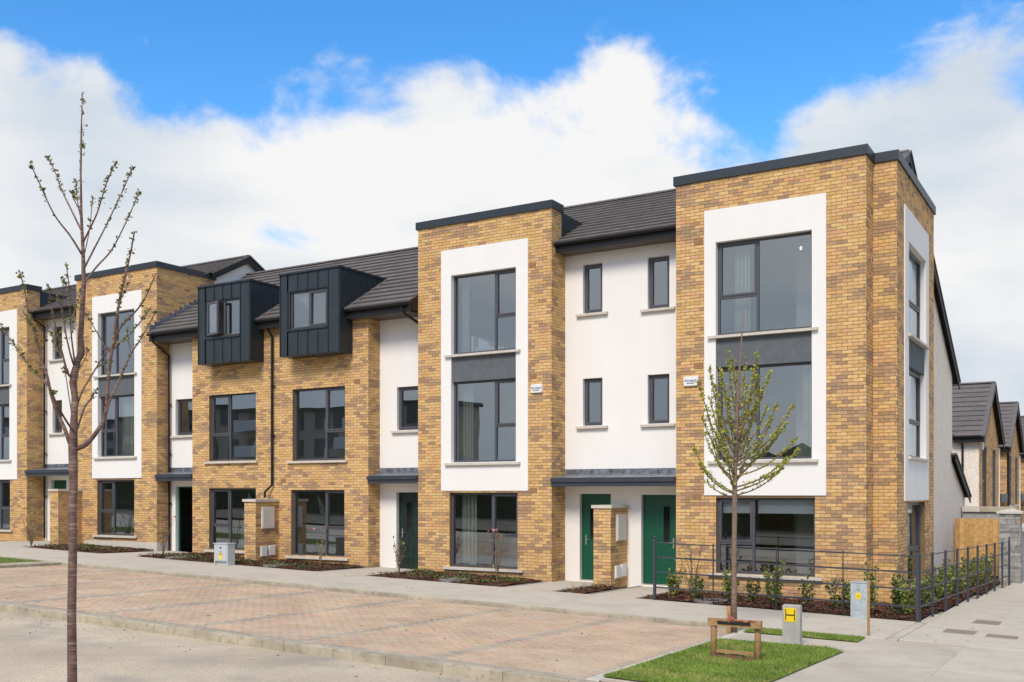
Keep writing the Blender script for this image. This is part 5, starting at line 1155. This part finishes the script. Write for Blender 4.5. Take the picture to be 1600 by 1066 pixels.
B = [
 ([(116, 702), (135, 694), (157, 666), (165, 644), (170, 582), (176, 541), (187, 472), (195, 436), (203, 400), (210, 362)], 4.2, 1.1, 0.35),
 ([(165, 646), (170, 628), (187, 592), (205, 553), (220, 529), (244, 486)], 2.4, 0.8, 0.4),
 ([(176, 543), (188, 512), (214, 484), (229, 463), (243, 427)], 1.8, 0.8, 0.2),
 ([(116, 682), (122, 668), (131, 640), (141, 624), (154, 606)], 2.2, 0.8, 0.6),
 ([(116, 652), (127, 616), (145, 583), (166, 551), (187, 535), (208, 516), (237, 478)], 1.8, 0.7, 0.35),
 ([(167, 546), (158, 530), (148, 514), (136, 492)], 1.1, 0.6, 0.3),
 ([(112, 698), (99, 668), (87, 638), (79, 611), (72, 584), (63, 557), (54, 521), (45, 491), (38, 452), (31, 423)], 3.8, 0.9, 0.55),
 ([(84, 628), (75, 602), (60, 587), (45, 572), (33, 552)], 1.8, 0.7, 0.5),
 ([(78, 606), (55, 583), (37, 562), (18, 535), (0, 508)], 1.3, 0.6, 0.5),
 ([(114, 674), (102, 656), (90, 634), (80, 612)], 2.0, 1.2, 0.9),
 ([(115, 592), (106, 584), (99, 560), (90, 524), (82, 485), (75, 446)], 2.4, 0.7, 0.4),
 ([(118, 575), (111, 557), (103, 521), (96, 479), (88, 462)], 1.8, 0.7, 0.4),
 ([(118, 572), (112, 530), (111, 500), (109, 452), (103, 413)], 1.5, 0.7, 0.35),
 ([(113, 520), (116, 490), (122, 470), (127, 452)], 1.0, 0.6, 0.2),
 ([(128, 397), (110, 368), (85, 335), (62, 286), (47, 255)], 1.9, 0.8, 0.45),
 ([(127, 360), (112, 330), (98, 300), (86, 268), (74, 246)], 1.6, 0.7, 0.45),
 ([(130, 378), (141, 356), (152, 330), (166, 288), (180, 254)], 1.6, 0.7, 0.45),
 ([(132, 418), (148, 386), (165, 355), (190, 300), (208, 261)], 1.9, 0.8, 0.45),
 ([(133, 440), (152, 416), (175, 390), (200, 340), (218, 299)], 1.9, 0.8, 0.45),
 ([(127, 345), (122, 325), (119, 300), (118, 282)], 1.1, 0.6, 0.3),
 ([(133, 395), (139, 362), (142, 335), (145, 308)], 1.0, 0.6, 0.3),
 ([(126, 330), (115, 312), (113, 298)], 0.8, 0.6, 0.3),
 ([(115, 668), (112, 640), (109, 625), (104, 590), (102, 575)], 1.5, 0.6, 0.8),
 ([(116, 590), (126, 575), (133, 560), (137, 545)], 1.2, 0.6, 0.6),
 ([(126, 300), (127, 260), (127, 200), (129, 143)], 0.5, 0.4, 0.0),
 ([(187, 474), (196, 455), (206, 430)], 0.7, 0.4, 0.3), ([(205, 553), (200, 535), (199, 512)], 0.7, 0.4, 0.3), ([(54, 521), (48, 505), (35, 488)], 0.7, 0.4, 0.3), ([(63, 557), (72, 530), (76, 505)], 0.8, 0.4, 0.3), ([(145, 583), (156, 573), (172, 566)], 0.7, 0.4, 0.3), ([(96, 479), (101, 455), (98, 432)], 0.6, 0.4, 0.2), ([(99, 560), (88, 545), (80, 520)], 0.7, 0.4, 0.4),
]
tree_from('cherry_tree', 'tall bare young cherry tree with reddish bark in the left foreground', DT, trunk, B, M_BARK, [(0.20, 0.20, 0.05), (0.26, 0.23, 0.07), (0.15, 0.145, 0.04)], 0.026, 26, 0.55, 1190, 'young street trees')
DR = 16.6
trunk = [(1147, 990, 4.9), (1147, 930, 4.2), (1147, 860, 3.9), (1148, 800, 3.9), (1148, 760, 3.8), (1149, 720, 3.0), (1151, 660, 2.8), (1154, 600, 2.0), (1158, 545, 1.3), (1161, 478, 0.7)]
tips = [(1083, 700, 770), (1097, 651, 735), (1092, 597, 722), (1109, 573, 715), (1138, 546, 660), (1182, 553, 690), (1204, 580, 665), (1187, 587, 640), (1199, 634, 705), (1214, 631, 715), (1238, 634, 722), (1216, 673, 735), (1246, 684, 745), (1248, 702, 768), (1131, 599, 690), (1166, 558, 640), (1104, 752, 778), (1222, 731, 775), (1120, 640, 742), (1176, 640, 725), (1108, 620, 728), (1168, 600, 680), (1125, 575, 680), (1185, 612, 700), (1112, 690, 755), (1190, 690, 748), (1140, 620, 715), (1160, 650, 720), (1100, 675, 748), (1128, 665, 750), (1178, 575, 670), (1205, 655, 728), (1228, 660, 735), (1152, 580, 660), (1117, 600, 705), (1170, 690, 755), (1135, 700, 765), (1194, 600, 690), (1104, 640, 738), (1230, 715, 762), (1093, 725, 772), (1145, 560, 640)]
B = []
for (tx, ty, sy) in tips:
    sx = 1148 + (760 - sy) * 0.06; mx = sx + (tx - sx) * 0.62; my = sy + (ty - sy) * 0.42
    B.append(([(sx, sy), (sx + (tx - sx) * 0.33, sy + (ty - sy) * 0.17), (mx, my), (sx + (tx - sx) * 0.86, sy + (ty - sy) * 0.75), (tx, ty)], 1.5, 0.5, 0.12))
tree_from('young_tree', 'slim young tree in fresh green leaf in front of the corner house', DR, trunk, B, M_BARK2, LY, 0.044, 42, 0.55, 990, 'young street trees')
b = at_depth(1139, 985, DR - 0.1); t = MB(); t.box(b.x - 0.03, b.x + 0.03, b.y - 0.03, b.y + 0.03, b.z - 0.1, b.z + 0.40); tag(t.build('wooden_stake', M_WOOD), 'short wooden stake beside the foot of the leafy young tree', 'stake')

# ================================================================== THINGS INSIDE THE ROOMS
def curtain(u0, u1, z0, z1, y, label, group='pale curtains'):
    mb = MB(); n = 40; P = []
    for k in range(n + 1):
        u = u0 + (u1 - u0) * k / n; P.append((u, y + 0.035 * math.sin(k * 1.25) + 0.012 * math.sin(k * 3.1)))
    for k in range(n): mb.quad([(P[k][0], P[k][1], z0), (P[k + 1][0], P[k + 1][1], z0), (P[k + 1][0], P[k + 1][1] * 0.7 + y * 0.3, z1), (P[k][0], P[k][1] * 0.7 + y * 0.3, z1)])
    tag(mb.build('curtain', M_CURT, None, True), label, 'curtain', group)
curtain(-10.42, -9.95, 0.35, 2.38, 0.42, 'pale green curtain in the ground floor window of the house left of the green doors')
curtain(-10.40, -10.06, 3.10, 5.28, 0.42, 'pale curtain in the middle floor window of the house left of the green doors')
curtain(-10.42, -10.20, 5.9, 8.08, 0.42, 'pale curtain in the top floor window of the house left of the green doors')
curtain(-1.42, -1.06, 3.05, 5.20, 0.42, 'pale curtain in the middle floor window of the corner house')
curtain(-2.95, -2.60, 5.85, 8.02, 0.42, 'pale curtain in the top floor window of the corner house')
curtain(-24.2, -23.1, 3.5, 5.6, 0.42, 'pale curtain in the left tower house window')
for (a, b, lb) in ((-3.17, -2.44, 'narrow white roller blind half down behind the small pane'), (-2.36, -1.12, 'wide white roller blind half down behind the large pane')):
    t = MB(); t.box(a, b, 0.235, 0.242, 1.96, 2.24); t.box(a, b, 0.225, 0.25, 1.94, 1.965); t.tube([(a, 0.25, 2.24), (b, 0.25, 2.24)], 0.03, 10); tag(t.build('roller_blind', M_BLIND), lb, 'blind', 'roller blinds')
# armchair
e = thing('armchair', 'grey wing armchair seen through the ground floor window', 'armchair', (-9.15, 0.95, 0.3)); z = 0.15
t = MB(); t.box(-9.50, -8.85, 0.65, 1.25, z + 0.28, z + 0.46); t.build('seat', M_FABRIC, e)
t = MB(); t.hexa([(-9.50, 1.20, z + 0.3), (-8.85, 1.20, z + 0.3), (-8.85, 1.36, z + 0.3), (-9.50, 1.36, z + 0.3), (-9.44, 1.34, z + 1.10), (-8.91, 1.34, z + 1.10), (-8.91, 1.48, z + 1.10), (-9.44, 1.48, z + 1.10)]); t.build('backrest', M_FABRIC, e)
for x in (-9.58, -8.86): t = MB(); t.box(x, x + 0.09, 0.62, 1.30, z + 0.2, z + 0.64); t.build('armrest', M_FABRIC, e)
for x in (-9.52, -8.86):
    for y in (0.68, 1.22): t = MB(); t.tube([(x, y, z - 0.03), (x, y, z + 0.28)], [0.015, 0.022], 6); t.build('leg', M_WOOD, e)
# bed on the top floor
e = thing('bed', 'bed with white linen seen through the top floor window', 'bed', (-9.3, 1.2, 5.5))
t = MB(); t.box(-10.1, -8.6, 0.55, 1.75, 5.75, 6.22); t.build('mattress', M_LINEN, e); t = MB(); t.box(-10.18, -10.11, 0.5, 1.8, 5.45, 6.55); t.build('headboard', M_RENDER, e)
t = MB(); t.hexa([(-10.05, 0.62, 6.23), (-9.65, 0.62, 6.23), (-9.65, 1.1, 6.23), (-10.05, 1.1, 6.23), (-10.06, 0.66, 6.52), (-9.80, 0.66, 6.40), (-9.80, 1.06, 6.40), (-10.06, 1.06, 6.52)]); t.build('pillow', M_LINEN, e)
t = MB(); t.box(-9.2, -8.55, 0.54, 1.76, 5.9, 6.26); t.build('blanket', M_GREY, e)
# lit ceiling lamp on the top floor of the corner house
m = bpy.data.materials.new('lamp_glow'); m.use_nodes = True; bs = m.node_tree.nodes['Principled BSDF']; bs.inputs['Emission Color'].default_value = (1, 0.9, 0.72, 1); bs.inputs['Emission Strength'].default_value = 1.6
t = MB(); t.tube([(-1.62, 1.0, 7.94), (-1.62, 1.0, 7.93), (-1.62, 1.0, 7.89), (-1.62, 1.0, 7.88)], [0.008, 0.022, 0.022, 0.012], 14); tag(t.build('ceiling_lamp', m), 'small lit ceiling lamp seen through the top window of the corner house', 'lamp')
# scraps of clear film left on the panes of the lower houses
def film(poly, y, label):
    mb = MB(); c = Vector((sum(p[0] for p in poly) / len(poly), y - 0.05, sum(p[1] for p in poly) / len(poly)))
    for k in range(len(poly)):
        a, b = poly[k], poly[(k + 1) % len(poly)]; A, Bq = Vector((a[0], y + random.uniform(0, .08), a[1])), Vector((b[0], y + random.uniform(0, .08), b[1])); mdl = (A + Bq) / 2 + Vector((0, random.uniform(-.06, .06), 0))
        mb.quad([c, A, mdl]); mb.quad([c, mdl, Bq])
    tag(mb.build('protective_film', M_FILM2), label, 'plastic film', 'torn window film')
film([(-18.1, 3.46), (-17.62, 3.46), (-17.62, 4.2), (-17.75, 3.95), (-17.95, 4.0)], 0.30, 'crumpled clear film at the foot of the left upper window')
film([(-18.6, 0.8), (-17.7, 0.75), (-17.75, 1.7), (-18.25, 2.42), (-18.5, 1.6)], 0.35, 'torn clear film hanging in the left ground floor window')
film([(-15.0, 1.75), (-15.45, 2.42), (-15.3, 1.8)], 0.28, 'triangle of torn film in the right ground floor window')
film([(-15.1, 8.0), (-15.6, 7.98), (-15.1, 7.5)], -0.36, 'triangle of film in the right dormer window')

# ================================================================== ACROSS THE ROAD (seen only in the panes)
mb = MB(); nx, nz = 150, 8; x0, x1 = -95, 40
def hp(i, j, back):
    x = x0 + (x1 - x0) * i / nx; t = j / nz; h = 3.0 + 0.8 * noise.noise(Vector((x * 0.22, 0, 2)))
    y = -26 + (-2.2 if back else 0) * (1 - 0.5 * t) + 0.5 * noise.noise(Vector((x * 0.9, t * 4, 5 + back))) - (0.8 * t if not back else 0)
    return (x, y, G(x, -26) - 0.3 + h * t)
for b in (0, 1):
    for i in range(nx):
        for j in range(nz): mb.quad([hp(i, j, b), hp(i + 1, j, b), hp(i + 1, j + 1, b), hp(i, j + 1, b)])
for i in range(nx): mb.quad([hp(i, nz, 0), hp(i + 1, nz, 0), hp(i + 1, nz, 1), hp(i, nz, 1)])
o = mb.build('hedge', M_HEDGE); o['kind'] = 'stuff'; o['label'] = 'dark hedge across the road, seen only as a reflection'; o['category'] = 'hedge'
mb = MB(); patch(mb, -46, 16, -36.8, -17.0, -0.08, 12, 4); struct(mb.build('verge', M_GROUND))
mb = MB(); rnd = random.Random(5)
for k in range(70):
    x = -150 + k * 3.1 + rnd.uniform(-1, 1); y = -62 + rnd.uniform(-4, 4); hh = rnd.uniform(3.5, 7.0) + 1.5 * noise.noise(Vector((k * 0.3, 0, 0))); w = rnd.uniform(2.5, 4.0); n = 10
    for q in range(n):
        for j in range(5):
            def pt(q_, j_):
                t = j_ / 5; a = 6.2832 * q_ / n; rr = w * math.sin(math.pi * (0.15 + 0.85 * t)) ** 0.6 * (1 + 0.35 * noise.noise(Vector((math.cos(a) * 1.5 + k, math.sin(a) * 1.5, t * 3)))); return (x + rr * math.cos(a), y + rr * math.sin(a), 0.2 + hh * t)
            mb.quad([pt(q, j), pt(q + 1, j), pt(q + 1, j + 1), pt(q, j + 1)])
o = mb.build('far_trees', M_HEDGE); o['kind'] = 'stuff'; o['label'] = 'far-off belt of trees opposite, seen only as a reflection'; o['category'] = 'trees'
# apartment block across the way, mirrored in the panes of the lower houses
M_APT = mat('apartment_render', (0.50, 0.43, 0.34), 0.9, 0.08, 0.5); M_APTG = mat('apartment_glass', (0.04, 0.05, 0.06), 0.1, 0.1, 1)
e = thing('apartment_block', 'four-storey apartment block mirrored in the window panes of the lower houses', 'building', (-76, -55, 0.8))
t = MB(); t.box(-112, -50, -62, -52, -0.5, 10.6); t.build('wall', M_APT, e); t = MB(); t.box(-112.3, -49.7, -62.3, -51.7, 10.6, 10.95); t.build('parapet', M_ZINC, e)
wm = MB(); wm.box(-0.8, 0.8, -0.06, 0.06, -0.85, 0.85); wmesh = wm.mesh('window', M_APTG); bm_ = MB(); bm_.box(-1.6, 1.6, 0, 1.3, -0.12, 0.0); bm_.box(-1.6, 1.6, 1.26, 1.3, 0.0, 1.0); bmesh_ = bm_.mesh('balcony', M_RENDER)
for i in range(20):
    for k in range(4):
        o = bpy.data.objects.new('window', wmesh); COL.objects.link(o); o.location = (-110.3 + i * 3.06, -51.98, 1.9 + k * 2.6); attach(o, e)
        if i % 4 == 1 and k: o = bpy.data.objects.new('balcony', bmesh_); COL.objects.link(o); o.location = (-110.3 + i * 3.06, -52, 0.9 + k * 2.6); attach(o, e)
# grit and small litter on road, bays and pavement
mb = MB(); rnd = random.Random(11)
for k in range(0, 520, 2):
    if k < 300: x, y, dz = rnd.uniform(-20, 2), -11.25 - abs(rnd.gauss(0, 0.35)) * (1 if k < 220 else 5), -0.19
    elif k < 420: x, y, dz = rnd.uniform(-19, -1), rnd.uniform(-11, -5.2), -0.066
    else: x, y, dz = rnd.uniform(-15, 4), rnd.uniform(-4.9, -2.2), 0.0
    rr = rnd.uniform(0.004, 0.016); z = G(x, y) + dz; c = jit(rnd.choice([(0.12, 0.10, 0.08), (0.22, 0.19, 0.15), (0.08, 0.06, 0.04)]), 0.2)
    mb.hexa([(x - rr, y - rr, z), (x + rr * rnd.uniform(.6, 1.6), y - rr * .7, z), (x + rr, y + rr, z), (x - rr * .8, y + rr * rnd.uniform(.6, 1.5), z), (x - rr * .5, y - rr * .5, z + rr * .7), (x + rr * .5, y - rr * .4, z + rr * .8), (x + rr * .4, y + rr * .5, z + rr * .6), (x - rr * .4, y + rr * .5, z + rr * .7)], c)
o = mb.build('grit', M_MULCH); o['kind'] = 'stuff'; o['label'] = 'loose grit and crumbs scattered on the road and paving'; o['category'] = 'grit'
